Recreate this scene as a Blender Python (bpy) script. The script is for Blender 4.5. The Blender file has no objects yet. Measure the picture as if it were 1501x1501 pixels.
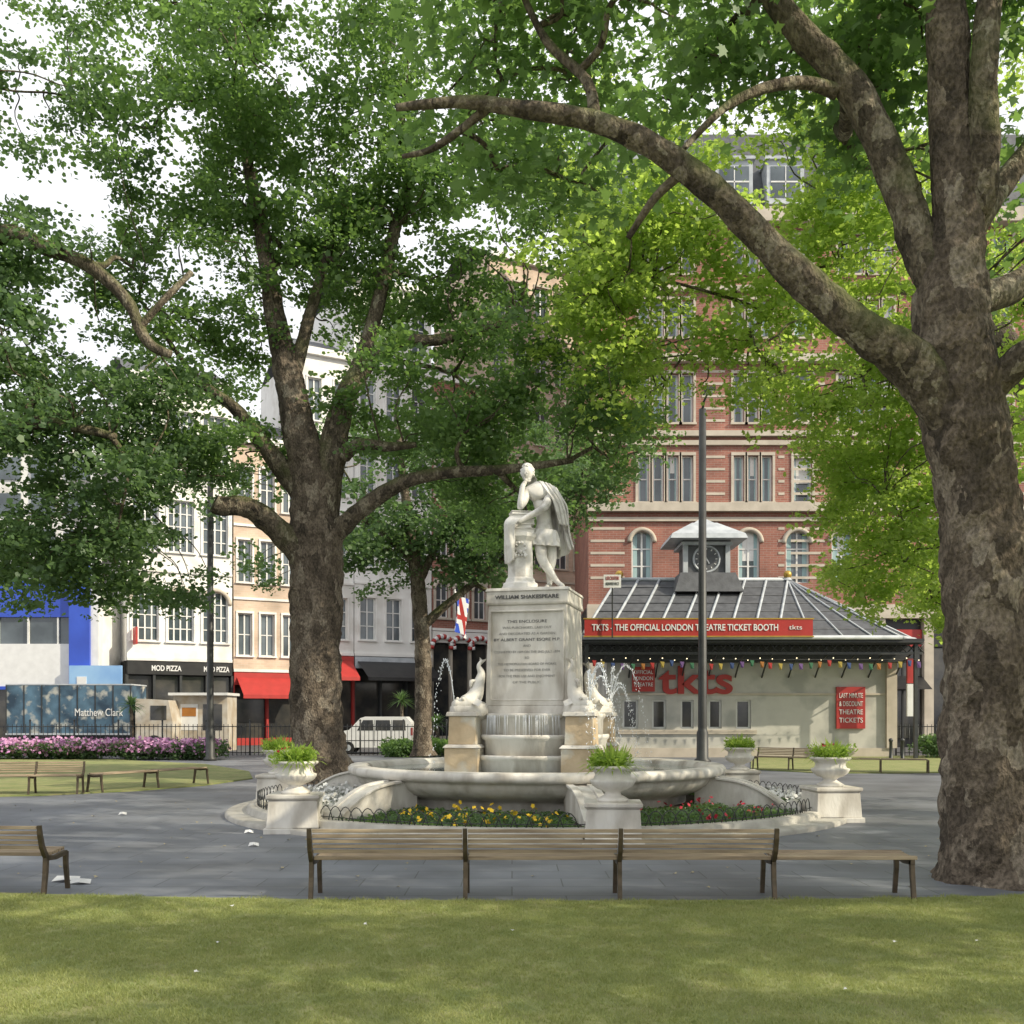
import bpy, math, random
import numpy as np
from mathutils import Vector, Matrix, noise, Euler
random.seed(7); rnd=random.random
def U(a,b): return a+(b-a)*random.random()
scene=bpy.context.scene
F=1500.0; CH=2.0
def W(u,v,d):   # image pixel (across, down) and chosen depth -> world metres
    return Vector(((u-750)*d/F, d, CH+(1050-v)*d/F))
# ------------------------------------------------------------ materials
def newmat(name):
    m=bpy.data.materials.new(name); m.use_nodes=True
    nt=m.node_tree; return m,nt,nt.nodes['Principled BSDF'],nt.nodes['Material Output']
def pm(name,c1,c2=None,scale=3.0,rough=.7,bump=0.0,bscale=None,metal=0.0,stretch=(1,1,1),detail=4,contrast=(.35,.65),c3=None,s3=1.0,t3=(.5,.62),spec=None):
    m,nt,b,o=newmat(name); N=nt.nodes; L=nt.links
    b.inputs['Roughness'].default_value=rough; b.inputs['Metallic'].default_value=metal
    if spec is not None: b.inputs['Specular IOR Level'].default_value=spec
    if c2 is None: c2=tuple(x*.8 for x in c1)
    tc=N.new('ShaderNodeTexCoord'); mp=N.new('ShaderNodeMapping'); mp.inputs['Scale'].default_value=stretch
    L.new(tc.outputs['Object'],mp.inputs['Vector'])
    n=N.new('ShaderNodeTexNoise'); n.inputs['Scale'].default_value=scale; n.inputs['Detail'].default_value=detail
    L.new(mp.outputs[0],n.inputs['Vector'])
    r=N.new('ShaderNodeValToRGB'); r.color_ramp.elements[0].position=contrast[0]; r.color_ramp.elements[1].position=contrast[1]
    r.color_ramp.elements[0].color=(*c1,1); r.color_ramp.elements[1].color=(*c2,1)
    L.new(n.outputs['Fac'],r.inputs[0]); out=r.outputs[0]
    if c3:
        n3=N.new('ShaderNodeTexNoise'); n3.inputs['Scale'].default_value=s3; n3.inputs['Detail'].default_value=4
        L.new(mp.outputs[0],n3.inputs['Vector'])
        r3=N.new('ShaderNodeValToRGB'); r3.color_ramp.elements[0].position=t3[0]; r3.color_ramp.elements[1].position=t3[1]
        L.new(n3.outputs['Fac'],r3.inputs[0])
        mx=N.new('ShaderNodeMix'); mx.data_type='RGBA'; L.new(r3.outputs[0],mx.inputs[0]); L.new(out,mx.inputs[6]); mx.inputs[7].default_value=(*c3,1); out=mx.outputs[2]
    L.new(out,b.inputs['Base Color'])
    if bump>0:
        nb=N.new('ShaderNodeTexNoise'); nb.inputs['Scale'].default_value=bscale or scale*3; nb.inputs['Detail'].default_value=4
        L.new(mp.outputs[0],nb.inputs['Vector'])
        bp=N.new('ShaderNodeBump'); bp.inputs['Strength'].default_value=min(1,bump); bp.inputs['Distance'].default_value=.03*max(1,bump)
        L.new(nb.outputs['Fac'],bp.inputs['Height']); L.new(bp.outputs[0],b.inputs['Normal'])
    return m
def barkmat(name,cols,moss=None,vs=6.0):
    m,nt,b,o=newmat(name); N=nt.nodes; L=nt.links; b.inputs['Roughness'].default_value=.9; b.inputs['Specular IOR Level'].default_value=.2
    tc=N.new('ShaderNodeTexCoord'); mp=N.new('ShaderNodeMapping'); mp.inputs['Scale'].default_value=(1,1,.6); L.new(tc.outputs['Object'],mp.inputs[0])
    wn_=N.new('ShaderNodeTexNoise'); wn_.inputs['Scale'].default_value=4; wn_.inputs['Detail'].default_value=5; L.new(mp.outputs[0],wn_.inputs['Vector'])
    va=N.new('ShaderNodeVectorMath'); va.operation='MULTIPLY_ADD'; L.new(wn_.outputs['Color'],va.inputs[0]); va.inputs[1].default_value=(.5,.5,.5); L.new(mp.outputs[0],va.inputs[2])
    vo=N.new('ShaderNodeTexVoronoi'); vo.inputs['Scale'].default_value=vs; L.new(va.outputs[0],vo.inputs['Vector'])
    sp=N.new('ShaderNodeSeparateColor'); L.new(vo.outputs['Color'],sp.inputs[0])
    r=N.new('ShaderNodeValToRGB'); e=r.color_ramp.elements
    e[0].position=.18; e[0].color=(*cols[0],1); e[1].position=.85; e[1].color=(*cols[-1],1)
    for i in range(1,len(cols)-1): q=e.new((.38,.58,.72)[i-1]); q.color=(*cols[i],1)
    nz=N.new('ShaderNodeTexNoise'); nz.inputs['Scale'].default_value=1.7; nz.inputs['Detail'].default_value=6; L.new(mp.outputs[0],nz.inputs['Vector'])
    mm=N.new('ShaderNodeMix'); mm.inputs[0].default_value=.55; L.new(sp.outputs[0],mm.inputs[2]); L.new(nz.outputs['Fac'],mm.inputs[3]); L.new(mm.outputs[0],r.inputs[0]); out=r.outputs[0]
    nf=N.new('ShaderNodeTexNoise'); nf.inputs['Scale'].default_value=22; nf.inputs['Detail'].default_value=5; L.new(mp.outputs[0],nf.inputs['Vector'])
    mr=N.new('ShaderNodeMapRange'); mr.inputs[1].default_value=.35; mr.inputs[2].default_value=.65; mr.inputs[3].default_value=.55; mr.inputs[4].default_value=1.25; L.new(nf.outputs['Fac'],mr.inputs[0])
    mu=N.new('ShaderNodeMix'); mu.data_type='RGBA'; mu.blend_type='MULTIPLY'; mu.inputs[0].default_value=1; L.new(out,mu.inputs[6]); L.new(mr.outputs[0],mu.inputs[7]); out=mu.outputs[2]
    if moss:
        n3=N.new('ShaderNodeTexNoise'); n3.inputs['Scale'].default_value=1.1; n3.inputs['Detail'].default_value=4; L.new(tc.outputs['Object'],n3.inputs['Vector'])
        ge=N.new('ShaderNodeNewGeometry'); sz=N.new('ShaderNodeSeparateXYZ'); L.new(ge.outputs['Normal'],sz.inputs[0])
        ma=N.new('ShaderNodeMath'); ma.operation='MULTIPLY_ADD'; L.new(sz.outputs[2],ma.inputs[0]); ma.inputs[1].default_value=.25; L.new(n3.outputs['Fac'],ma.inputs[2])
        r3=N.new('ShaderNodeMapRange'); r3.inputs[1].default_value=.52; r3.inputs[2].default_value=.8; r3.inputs[4].default_value=.75; L.new(ma.outputs[0],r3.inputs[0])
        mx=N.new('ShaderNodeMix'); mx.data_type='RGBA'; L.new(r3.outputs[0],mx.inputs[0]); L.new(out,mx.inputs[6]); mx.inputs[7].default_value=(*moss,1); out=mx.outputs[2]
    L.new(out,b.inputs['Base Color'])
    ad=N.new('ShaderNodeMath'); ad.operation='MULTIPLY_ADD'; L.new(sp.outputs[0],ad.inputs[0]); ad.inputs[1].default_value=.5; L.new(nf.outputs['Fac'],ad.inputs[2])
    ad2=N.new('ShaderNodeMath'); ad2.operation='MULTIPLY_ADD'; L.new(wn_.outputs['Fac'],ad2.inputs[0]); ad2.inputs[1].default_value=1.6; L.new(ad.outputs[0],ad2.inputs[2])
    bp=N.new('ShaderNodeBump'); bp.inputs['Strength'].default_value=1; bp.inputs['Distance'].default_value=.075; L.new(ad2.outputs[0],bp.inputs['Height']); L.new(bp.outputs[0],b.inputs['Normal']); return m
def leafmat(name,cdark,clight,trans,tfac=.45,key=None):
    m,nt,b,o=newmat(name); N=nt.nodes; L=nt.links; N.remove(b)
    at=N.new('ShaderNodeAttribute'); at.attribute_name='lr'
    r=N.new('ShaderNodeValToRGB'); r.color_ramp.elements[0].color=(*cdark,1); r.color_ramp.elements[1].color=(*clight,1)
    r.color_ramp.elements[0].position=.15; r.color_ramp.elements[1].position=.85
    L.new(at.outputs['Fac'],r.inputs[0])
    d=N.new('ShaderNodeBsdfDiffuse'); L.new(r.outputs[0],d.inputs[0])
    t=N.new('ShaderNodeBsdfTranslucent'); t.inputs[0].default_value=(*trans,1)
    mx=N.new('ShaderNodeMixShader'); mx.inputs[0].default_value=tfac; L.new(d.outputs[0],mx.inputs[1]); L.new(t.outputs[0],mx.inputs[2])
    gl=N.new('ShaderNodeBsdfGlossy'); gl.inputs['Roughness'].default_value=.5; gl.inputs[0].default_value=(.5,.55,.5,1)
    m2=N.new('ShaderNodeMixShader'); m2.inputs[0].default_value=.06; L.new(mx.outputs[0],m2.inputs[1]); L.new(gl.outputs[0],m2.inputs[2])
    L.new(m2.outputs[0],o.inputs[0]); return m
def brickmat(name,c1,c2,mortar,scale=1.0,bw=.5,rh=.25,vert=True,ms=.012,rough=.8,offset=.5,bump=.3,stain=.35):
    m,nt,b,o=newmat(name); N=nt.nodes; L=nt.links
    b.inputs['Roughness'].default_value=rough
    tc=N.new('ShaderNodeTexCoord'); vec=tc.outputs['Object']
    if vert:
        s=N.new('ShaderNodeSeparateXYZ'); c=N.new('ShaderNodeCombineXYZ'); L.new(vec,s.inputs[0])
        a=N.new('ShaderNodeMath'); a.operation='ADD'; L.new(s.outputs[0],a.inputs[0]); L.new(s.outputs[1],a.inputs[1])
        L.new(a.outputs[0],c.inputs[0]); L.new(s.outputs[2],c.inputs[1]); vec=c.outputs[0]
    br=N.new('ShaderNodeTexBrick'); br.inputs['Scale'].default_value=scale; br.inputs['Color1'].default_value=(*c1,1); br.inputs['Color2'].default_value=(*c2,1)
    br.inputs['Mortar'].default_value=(*mortar,1); br.inputs['Brick Width'].default_value=bw; br.inputs['Row Height'].default_value=rh; br.inputs['Mortar Size'].default_value=ms
    br.offset=offset; L.new(vec,br.inputs['Vector'])
    n=N.new('ShaderNodeTexNoise'); n.inputs['Scale'].default_value=.6; n.inputs['Detail'].default_value=6; L.new(tc.outputs['Object'],n.inputs['Vector'])
    mr=N.new('ShaderNodeMapRange'); mr.inputs['From Min'].default_value=.3; mr.inputs['From Max'].default_value=.7; mr.inputs['To Min'].default_value=1-stain; mr.inputs['To Max'].default_value=1.1
    L.new(n.outputs['Fac'],mr.inputs['Value'])
    mx=N.new('ShaderNodeMix'); mx.data_type='RGBA'; mx.blend_type='MULTIPLY'; mx.inputs[0].default_value=1
    L.new(br.outputs['Color'],mx.inputs[6]); L.new(mr.outputs[0],mx.inputs[7]); L.new(mx.outputs[2],b.inputs['Base Color'])
    bp=N.new('ShaderNodeBump'); bp.inputs['Strength'].default_value=bump; bp.inputs['Distance'].default_value=.01; bp.invert=True
    L.new(br.outputs['Fac'],bp.inputs['Height']); L.new(bp.outputs[0],b.inputs['Normal']); return m
def emit(name,c,s):
    m,nt,b,o=newmat(name); b.inputs['Base Color'].default_value=(*c,1); b.inputs['Emission Color'].default_value=(*c,1); b.inputs['Emission Strength'].default_value=s; return m
M={}
M['marble']=pm('weathered_marble',(.68,.655,.60),(.55,.52,.46),2.5,.6,.25,14,c3=(.25,.215,.17),s3=1.5,t3=(.50,.78),stretch=(1.4,1.4,.55))
M['statue']=pm('statue_marble',(.76,.745,.71),(.64,.62,.58),3,.55,.2,20,c3=(.36,.335,.295),s3=4,t3=(.53,.78))
M['tan']=pm('tan_stone',(.55,.43,.28),(.42,.32,.20),3,.7,.2,15,c3=(.56,.53,.45),s3=1.5)
M['letter']=pm('lead_lettering',(.10,.10,.10),rough=.6)
M['letterf']=pm('faint_lettering',(.30,.29,.27),rough=.6)
M['bronze']=pm('bench_metal',(.12,.09,.06),(.07,.055,.035),8,.45,metal=.5)
M['wood']=pm('bench_wood',(.38,.30,.20),(.22,.165,.11),6,.65,.2,30,stretch=(.3,4,4))
M['dark']=pm('dark_metal',(.025,.028,.03),(.04,.042,.042),5,.45)
M['post']=pm('post_metal',(.04,.043,.043),(.028,.028,.028),3,.5)
M['bark']=barkmat('plane_bark',[(.05,.042,.033),(.115,.092,.07),(.18,.145,.11),(.26,.22,.17),(.33,.29,.23)],None,4.5)
M['barkmoss']=barkmat('mossy_bark',[(.05,.042,.033),(.11,.09,.066),(.175,.145,.105),(.26,.23,.17),(.40,.37,.29)],(.11,.135,.04),6)
M['leafA']=leafmat('leaf_green',(.05,.10,.038),(.135,.215,.078),(.30,.50,.11),.47)
M['leafB']=leafmat('leaf_deep',(.045,.09,.042),(.12,.19,.08),(.23,.39,.11),.44)
M['leafY']=leafmat('leaf_yellow_sunlit',(.11,.18,.035),(.25,.34,.07),(.60,.80,.14),.58)  # yellow-green leaf, with sunlit glow put into its colours
M['grassblade']=leafmat('grass_blade',(.19,.24,.07),(.36,.37,.14),(.44,.48,.14),.33)
M['lawn']=pm('lawn',(.18,.215,.07),(.26,.27,.105),1.2,.95,.4,60,c3=(.29,.26,.13),s3=3,t3=(.5,.8))
M['soil']=pm('soil',(.05,.035,.022),(.03,.022,.015),8,.95,.5,20)
M['asphalt']=pm('asphalt',(.10,.10,.105),(.075,.075,.08),1.2,.85,.1,60)
M['paving']=brickmat('slate_paving',(.195,.208,.235),(.158,.17,.194),(.09,.096,.105),1,1.2,.6,False,.008,.55,.5,.25,.38)
M['kerb']=pm('kerb_stone',(.46,.44,.39),(.33,.31,.27),3,.75,.2,20)
M['brick']=brickmat('red_brick',(.36,.145,.105),(.29,.115,.085),(.36,.27,.22),1,.45,.15,True,.012)
M['stonetrim']=pm('stone_trim',(.54,.48,.40),(.44,.39,.32),1.5,.8)
M['white']=pm('white_render',(.82,.81,.78),(.74,.73,.70),.7,.8,c3=(.64,.62,.58),s3=.5)
M['peach']=brickmat('buff_brick',(.66,.50,.38),(.58,.44,.33),(.6,.52,.44),1,.45,.15)
M['glass']=pm('window_glass',(.05,.065,.075),(.13,.16,.18),.45,.08,spec=.8)
M['glassd']=pm('shop_glass',(.02,.022,.025),(.07,.065,.055),.9,.1,spec=.7)
M['curtain']=pm('curtain',(.40,.55,.55),(.28,.42,.44),3,.9,stretch=(6,1,.3))
M['frame']=pm('white_frame',(.72,.72,.70),(.62,.62,.60),2,.5)
M['slate']=pm('slate_roof',(.10,.105,.115),(.065,.068,.075),3,.6,.3,12)
M['rib']=pm('lead_rib',(.50,.53,.56),(.36,.39,.42),2,.5)
M['red']=pm('sign_red',(.42,.035,.03),(.36,.03,.025),2,.45)
M['whitep']=pm('white_paint',(.78,.78,.77),(.70,.70,.69),2,.35)
M['black']=pm('black_fascia',(.018,.018,.02),(.03,.03,.03),2,.4)
M['blue']=pm('blue_panel',(.03,.07,.42),(.04,.10,.55),.5,.35)
M['bluel']=pm('pale_blue',(.30,.50,.75),(.20,.38,.68),.6,.4)
M['lorry']=pm('lorry_curtain',(.02,.045,.075),(.10,.19,.27),.9,.5,c3=(.42,.42,.38),s3=1.7,t3=(.53,.66))
M['rubber']=pm('rubber',(.02,.02,.02),rough=.8)
M['beige']=pm('beige_panel',(.42,.35,.26),(.55,.52,.46),1.5,.6)
M['gold']=pm('gilding',(.55,.36,.08),rough=.4,metal=.6)
M['boothwall']=pm('booth_wall',(.54,.53,.48),(.46,.45,.41),.9,.8,c3=(.36,.36,.33),s3=.6)
M['fy']=pm('yellow_petals',(.75,.50,.02),rough=.7); M['fr']=pm('red_petals',(.55,.03,.06),rough=.7)
M['fw']=pm('white_petals',(.78,.78,.74),rough=.7); M['fp']=pm('purple_petals',(.46,.20,.42),(.58,.32,.50),3,.7)
M['paper']=pm('litter_paper',(.7,.7,.68),rough=.8); M['dryleaf']=pm('dry_leaf',(.42,.36,.22),rough=.8)
m,nt,b,o=newmat('water'); b.inputs['Base Color'].default_value=(.20,.24,.22,1); b.inputs['Roughness'].default_value=.08
nn=nt.nodes.new('ShaderNodeTexNoise'); nn.inputs['Scale'].default_value=9; bb=nt.nodes.new('ShaderNodeBump'); bb.inputs['Strength'].default_value=.4; nt.links.new(nn.outputs[0],bb.inputs['Height']); nt.links.new(bb.outputs[0],b.inputs['Normal']); M['water']=m
M['spray']=pm('water_spray',(.88,.91,.94),(.8,.84,.88),rough=.1)
M['bulb']=emit('festoon_bulb',(1,.85,.55),2.0)
# ------------------------------------------------------------ mesh builder
class MB:
    def __init__(s): s.v=[];s.f=[];s.m=[];s.sm=[];s.mats=[]
    def mi(s,k):
        if k not in s.mats: s.mats.append(k)
        return s.mats.index(k)
    def add(s,vs,fs,mat,smooth=False,X=None):
        o=len(s.v); k=s.mi(mat)
        s.v+= [tuple(X@Vector(p)) for p in vs] if X is not None else [tuple(p) for p in vs]
        for f in fs: s.f.append(tuple(i+o for i in f)); s.m.append(k); s.sm.append(smooth)
    def box(s,x0,x1,y0,y1,z0,z1,mat,X=None,bev=0):
        vs=[(x,y,z) for z in (z0,z1) for y in (y0,y1) for x in (x0,x1)]
        s.add(vs,[(0,2,3,1),(4,5,7,6),(0,1,5,4),(2,6,7,3),(0,4,6,2),(1,3,7,5)],mat,False,X)
    def fr(s,x0,x1,y0,y1,z0,z1,tx,ty,mat,X=None): # frustum, inset tx,ty at top
        vs=[(x0,y0,z0),(x1,y0,z0),(x1,y1,z0),(x0,y1,z0),(x0+tx,y0+ty,z1),(x1-tx,y0+ty,z1),(x1-tx,y1-ty,z1),(x0+tx,y1-ty,z1)]
        s.add(vs,[(0,3,2,1),(4,5,6,7),(0,1,5,4),(1,2,6,5),(2,3,7,6),(3,0,4,7)],mat,False,X)
    def lathe(s,prof,mat,segs=32,X=None,a0=0,a1=2*math.pi,flute=None,smooth=True):
        full=abs(a1-a0-2*math.pi)<1e-6; n=segs if full else segs+1
        vs=[]
        for r,z in prof:
            for i in range(n):
                a=a0+(a1-a0)*i/segs; rr=r
                if flute and flute[1]<=z<=flute[2]: rr=r*(1+flute[3]*math.cos(flute[0]*a))
                vs.append((rr*math.cos(a),rr*math.sin(a),z))
        fs=[]
        for j in range(len(prof)-1):
            for i in range(n if full else n-1):
                k=(i+1)%n; fs.append((j*n+i,j*n+k,(j+1)*n+k,(j+1)*n+i))
        s.add(vs,fs,mat,smooth,X)
    def tube(s,pts,rads,mat,segs=10,sub=5,gn=0,gs=1.5,X=None,flat=1):
        P=[];R=[];pts=[Vector(p) for p in pts];n=len(pts)
        if sub<=1 or n<3: P=pts;R=list(rads)
        else:
            for i in range(n-1):
                p0=pts[max(i-1,0)];p1=pts[i];p2=pts[i+1];p3=pts[min(i+2,n-1)]
                for j in range(sub):
                    t=j/sub
                    P.append(.5*((2*p1)+(p2-p0)*t+(2*p0-5*p1+4*p2-p3)*t*t+(3*p1-p0-3*p2+p3)*t**3)); R.append(rads[i]*(1-t)+rads[i+1]*t)
            P.append(pts[-1]);R.append(rads[-1])
        vs=[];up=None
        for i,p in enumerate(P):
            t=(P[min(i+1,len(P)-1)]-P[max(i-1,0)]).normalized()
            if up is None:
                up=Vector((0,0,1)) if abs(t.z)<.8 else Vector((1,0,0))
            a=(up-t*up.dot(t)).normalized(); up=a; b=t.cross(a)
            for k in range(segs):
                th=2*math.pi*k/segs; dr=a*math.cos(th)+b*math.sin(th)*flat
                r=R[i]
                if gn: 
                    q=(p+dr*R[i])*gs; r*=1+gn*noise.noise(q)+gn*.6*noise.noise(q*2.7)+gn*.35*noise.noise(q*6.1)
                vs.append(p+dr*r)
        fs=[(i*segs+k,i*segs+(k+1)%segs,(i+1)*segs+(k+1)%segs,(i+1)*segs+k) for i in range(len(P)-1) for k in range(segs)]
        fs.append(tuple(range(segs))[::-1]); fs.append(tuple((len(P)-1)*segs+k for k in range(segs)))
        s.add(vs,fs,mat,True,X); return P
    def prism(s,poly,x0,x1,mat,X=None,smooth=False): # poly in (y,z), extruded along x
        n=len(poly); vs=[(x0,y,z) for y,z in poly]+[(x1,y,z) for y,z in poly]
        fs=[(i,(i+1)%n,n+(i+1)%n,n+i) for i in range(n)]+[tuple(range(n))[::-1],tuple(range(n,2*n))]
        s.add(vs,fs,mat,smooth,X)
    def ball(s,c,r,mat,seg=10,X=None,sc=(1,1,1)):
        c=Vector(c);vs=[];rn=seg//2+1
        for j in range(rn+1):
            ph=math.pi*j/rn
            for i in range(seg):
                a=2*math.pi*i/seg; vs.append((c.x+r*sc[0]*math.sin(ph)*math.cos(a),c.y+r*sc[1]*math.sin(ph)*math.sin(a),c.z+r*sc[2]*math.cos(ph)))
        fs=[(j*seg+i,(j+1)*seg+i,(j+1)*seg+(i+1)%seg,j*seg+(i+1)%seg) for j in range(rn) for i in range(seg)]
        s.add(vs,fs,mat,True,X)
    def mesh(s,name):
        me=bpy.data.meshes.new(name); me.from_pydata(s.v,[],s.f)
        for k in s.mats: me.materials.append(M[k])
        me.polygons.foreach_set('material_index',s.m); me.polygons.foreach_set('use_smooth',s.sm); me.update()
        if any(k.startswith('leaf') for k in s.mats):
            at=me.attributes.new('lr','FLOAT','FACE'); at.data.foreach_set('value',[random.random() for _ in s.f])
        return me
    def obj(s,name,parent=None,mat=None,bevel=0):
        ob=bpy.data.objects.new(name,s.mesh(name)); scene.collection.objects.link(ob)
        if parent: ob.parent=parent
        if mat is not None: ob.matrix_local=mat
        if bevel:
            bv=ob.modifiers.new('b','BEVEL'); bv.width=bevel; bv.segments=2; bv.limit_method='ANGLE'
        return ob
def group(name,mat=None):
    e=bpy.data.objects.new(name,None); scene.collection.objects.link(e); e.empty_display_size=.3
    if mat is not None: e.matrix_world=mat
    return e
def T(x,y,z,rz=0,s=1): return Matrix.Translation((x,y,z))@Matrix.Rotation(rz,4,'Z')@Matrix.Scale(s,4)
def text(body,h,loc,mat,name='lettering',parent=None,width=None,rz=0,ext=.01,align='CENTER',bold=0):
    c=bpy.data.curves.new(name,'FONT'); c.body=body; c.size=1; c.align_x=align; c.align_y='CENTER'; c.extrude=ext/h if h else ext; c.offset=bold
    tmp=bpy.data.objects.new('t',c); scene.collection.objects.link(tmp); bpy.context.view_layer.update()
    dim=tmp.dimensions.copy(); me=bpy.data.meshes.new_from_object(tmp); bpy.data.objects.remove(tmp)
    me.materials.clear(); me.materials.append(M[mat])
    sx=width/dim.x if width else h; sc=Matrix.Diagonal((sx,h,h,1))
    ob=bpy.data.objects.new(name,me); scene.collection.objects.link(ob)
    if parent: ob.parent=parent
    ob.matrix_local=Matrix.Translation(loc)@Matrix.Rotation(rz,4,'Z')@Matrix.Rotation(math.pi/2,4,'X')@sc
    return ob
# ------------------------------------------------------------ scattering: every leaf is real geometry in one mesh per crown
NPR=np.random.default_rng(11)
TRI=[0]
def scatter(name,pts,src,smin,smax,tilt=.3,parent=None,seed=0,inv=None):
    key,arrs=src; V=[];LR=[]
    n=len(pts)
    if n==0: return None
    P=np.array([tuple(p) for p in pts],dtype=np.float64)
    for i in range(n):
        A_=arrs[NPR.integers(len(arrs))]; s=NPR.uniform(smin,smax); tx,ty=NPR.uniform(-tilt,tilt,2); tz=NPR.uniform(0,6.283)
        cz,sz=math.cos(tz),math.sin(tz); cx,sx=math.cos(tx),math.sin(tx); cy,sy=math.cos(ty),math.sin(ty)
        Rm=np.array([[cz,-sz,0],[sz,cz,0],[0,0,1]])@np.array([[cy,0,sy],[0,1,0],[-sy,0,cy]])@np.array([[1,0,0],[0,cx,-sx],[0,sx,cx]])
        V.append((A_@(Rm.T*s))+P[i]); LR.append(NPR.random(len(A_))*.55+NPR.random()*.45)
    V=np.concatenate(V); LR=np.concatenate(LR); nf,k,_=V.shape
    me=bpy.data.meshes.new(name); me.vertices.add(nf*k); me.vertices.foreach_set('co',V.reshape(-1).astype(np.float32))
    me.loops.add(nf*k); me.loops.foreach_set('vertex_index',np.arange(nf*k,dtype=np.int32))
    me.polygons.add(nf); me.polygons.foreach_set('loop_start',np.arange(0,nf*k,k,dtype=np.int32)); me.polygons.foreach_set('loop_total',np.full(nf,k,dtype=np.int32))
    me.materials.append(M[key]); me.update(calc_edges=True)
    at=me.attributes.new('lr','FLOAT','FACE'); at.data.foreach_set('value',LR.astype(np.float32))
    ob=bpy.data.objects.new(name,me); scene.collection.objects.link(ob); TRI[0]+=nf*(k-2)
    if parent:
        ob.parent=parent
    return ob
LEAF=[(0,-.45),(.12,-.30),(.42,-.34),(.30,-.10),(.55,.12),(.24,.14),(.0,.58),(-.24,.14),(-.55,.12),(-.30,-.10),(-.42,-.34),(-.12,-.30)]
LEAF2=[(0,-.42),(.42,-.30),(.27,-.05),(.55,.14),(0,.6),(-.55,.14),(-.27,-.05),(-.42,-.30)]
LEAF3=[(.38,-.36),(.52,.14),(0,.6),(-.52,.14),(-.38,-.36)]
def leafarr(c,s,rg,shape,sd=.62):
    rot=Euler((rg.gauss(0,sd),rg.gauss(0,sd),rg.random()*6.283)).to_matrix(); fold=rg.uniform(.05,.35)
    return [tuple(c+rot@Vector((x*s,y*s,-abs(x)*s*fold-y*y*s*.3))) for x,y in shape]
def clump(n=60,R=.5,flat=.6,size=.17,seed=0,shape=LEAF2):
    rg=random.Random(seed); o=[]
    for i in range(n):
        a=rg.random()*6.283; r=R*rg.random()**.5; z=rg.uniform(-1,1)*R*flat*(1-.4*r/R)
        o.append(leafarr(Vector((r*math.cos(a),r*math.sin(a),z)),size*rg.uniform(.6,1.2),rg,shape))
    return np.array(o)
def spray(seed,n=150,R=1.05,size=.16,shape=LEAF3,sp=.19):
    rg=random.Random(seed); o=[]; nb=8; tw=[]
    for i in range(nb):
        a=6.283*i/nb+rg.uniform(-.4,.4); tw.append((a,R*rg.uniform(.5,1.25),rg.uniform(-.45,.6),rg.uniform(-.6,.1)))
    for i in range(n):
        a,l,e,cv=rg.choice(tw); t=rg.random()**.65
        c=Vector((math.cos(a)*l*t+rg.gauss(0,sp),math.sin(a)*l*t+rg.gauss(0,sp),l*t*math.sin(e)+cv*t*t*.6+rg.gauss(0,sp*.7)))
        o.append(leafarr(c,size*rg.uniform(.6,1.3),rg,shape))
    return np.array(o)
SP=[spray(i*3) for i in range(12)]
CL={k:(k,SP) for k in ('leafA','leafB','leafY')}
CLm=[spray(40+i,n=145,size=.16,shape=LEAF2) for i in range(9)]
CN=('leafA',[spray(90+i,n=95,size=.24,R=1.2,shape=LEAF,sp=.28) for i in range(9)])
SC=[clump(n=45,R=.3,size=.10,flat=.8,seed=50+i) for i in range(4)]
CLs={k:(k,SC) for k in ('leafA','leafB','leafY')}
def tuft(seed,h=.030):
    rg=random.Random(seed); o=[]
    for i in range(220):
        a=rg.random()*6.28; r=rg.random()**.5*.15; x,y=r*math.cos(a),r*math.sin(a); b=rg.random()*6.28; l=h*rg.uniform(.4,1.15); w_=.003; dx,dy=math.cos(b)*w_,math.sin(b)*w_; ex,ey=rg.gauss(0,.018),rg.gauss(0,.018)
        o.append([(x-dx,y-dy,0),(x+dx,y+dy,0),(x+ex,y+ey,l)])
    return np.array(o)
def flower(s=.045,n=3,seed=0):
    rg=random.Random(seed); o=[]
    for i in range(n):
        c=Vector((rg.gauss(0,.07),rg.gauss(0,.07),rg.uniform(-.03,.06))); rot=Euler((rg.uniform(-1,1),rg.uniform(-1,1),0)).to_matrix(); s_=s*rg.uniform(.6,1.1)
        o.append([tuple(c+rot@Vector((s_*(1 if j%2 else .6)*math.cos(j*.628),s_*(1 if j%2 else .6)*math.sin(j*.628),0))) for j in range(10)])
    return np.array(o)
FLA=[flower(seed=i) for i in range(4)]
FL={k:(k,FLA) for k in ('fy','fr','fw','fp')}
# ------------------------------------------------------------ world, sun, camera
EL=math.radians(33); SAZ=math.radians(114)
w=bpy.data.worlds.new('World'); scene.world=w; w.use_nodes=True; wn=w.node_tree
sk=wn.nodes.new('ShaderNodeTexSky'); sk.sky_type='NISHITA'; sk.sun_disc=False; sk.sun_elevation=EL; sk.sun_rotation=SAZ; sk.dust_density=3.0; sk.air_density=1.0; sk.ozone_density=1
wt=wn.nodes.new('ShaderNodeTexCoord'); wm=wn.nodes.new('ShaderNodeMapping'); wm.inputs['Scale'].default_value=(1,1,2.5); wn.links.new(wt.outputs['Generated'],wm.inputs[0])
wz=wn.nodes.new('ShaderNodeTexNoise'); wz.inputs['Scale'].default_value=2.2; wz.inputs['Detail'].default_value=3; wn.links.new(wm.outputs[0],wz.inputs['Vector'])
wr=wn.nodes.new('ShaderNodeMapRange'); wr.inputs[1].default_value=.3; wr.inputs[2].default_value=.65; wr.inputs[3].default_value=.80; wr.inputs[4].default_value=.98; wn.links.new(wz.outputs['Fac'],wr.inputs[0])
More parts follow.
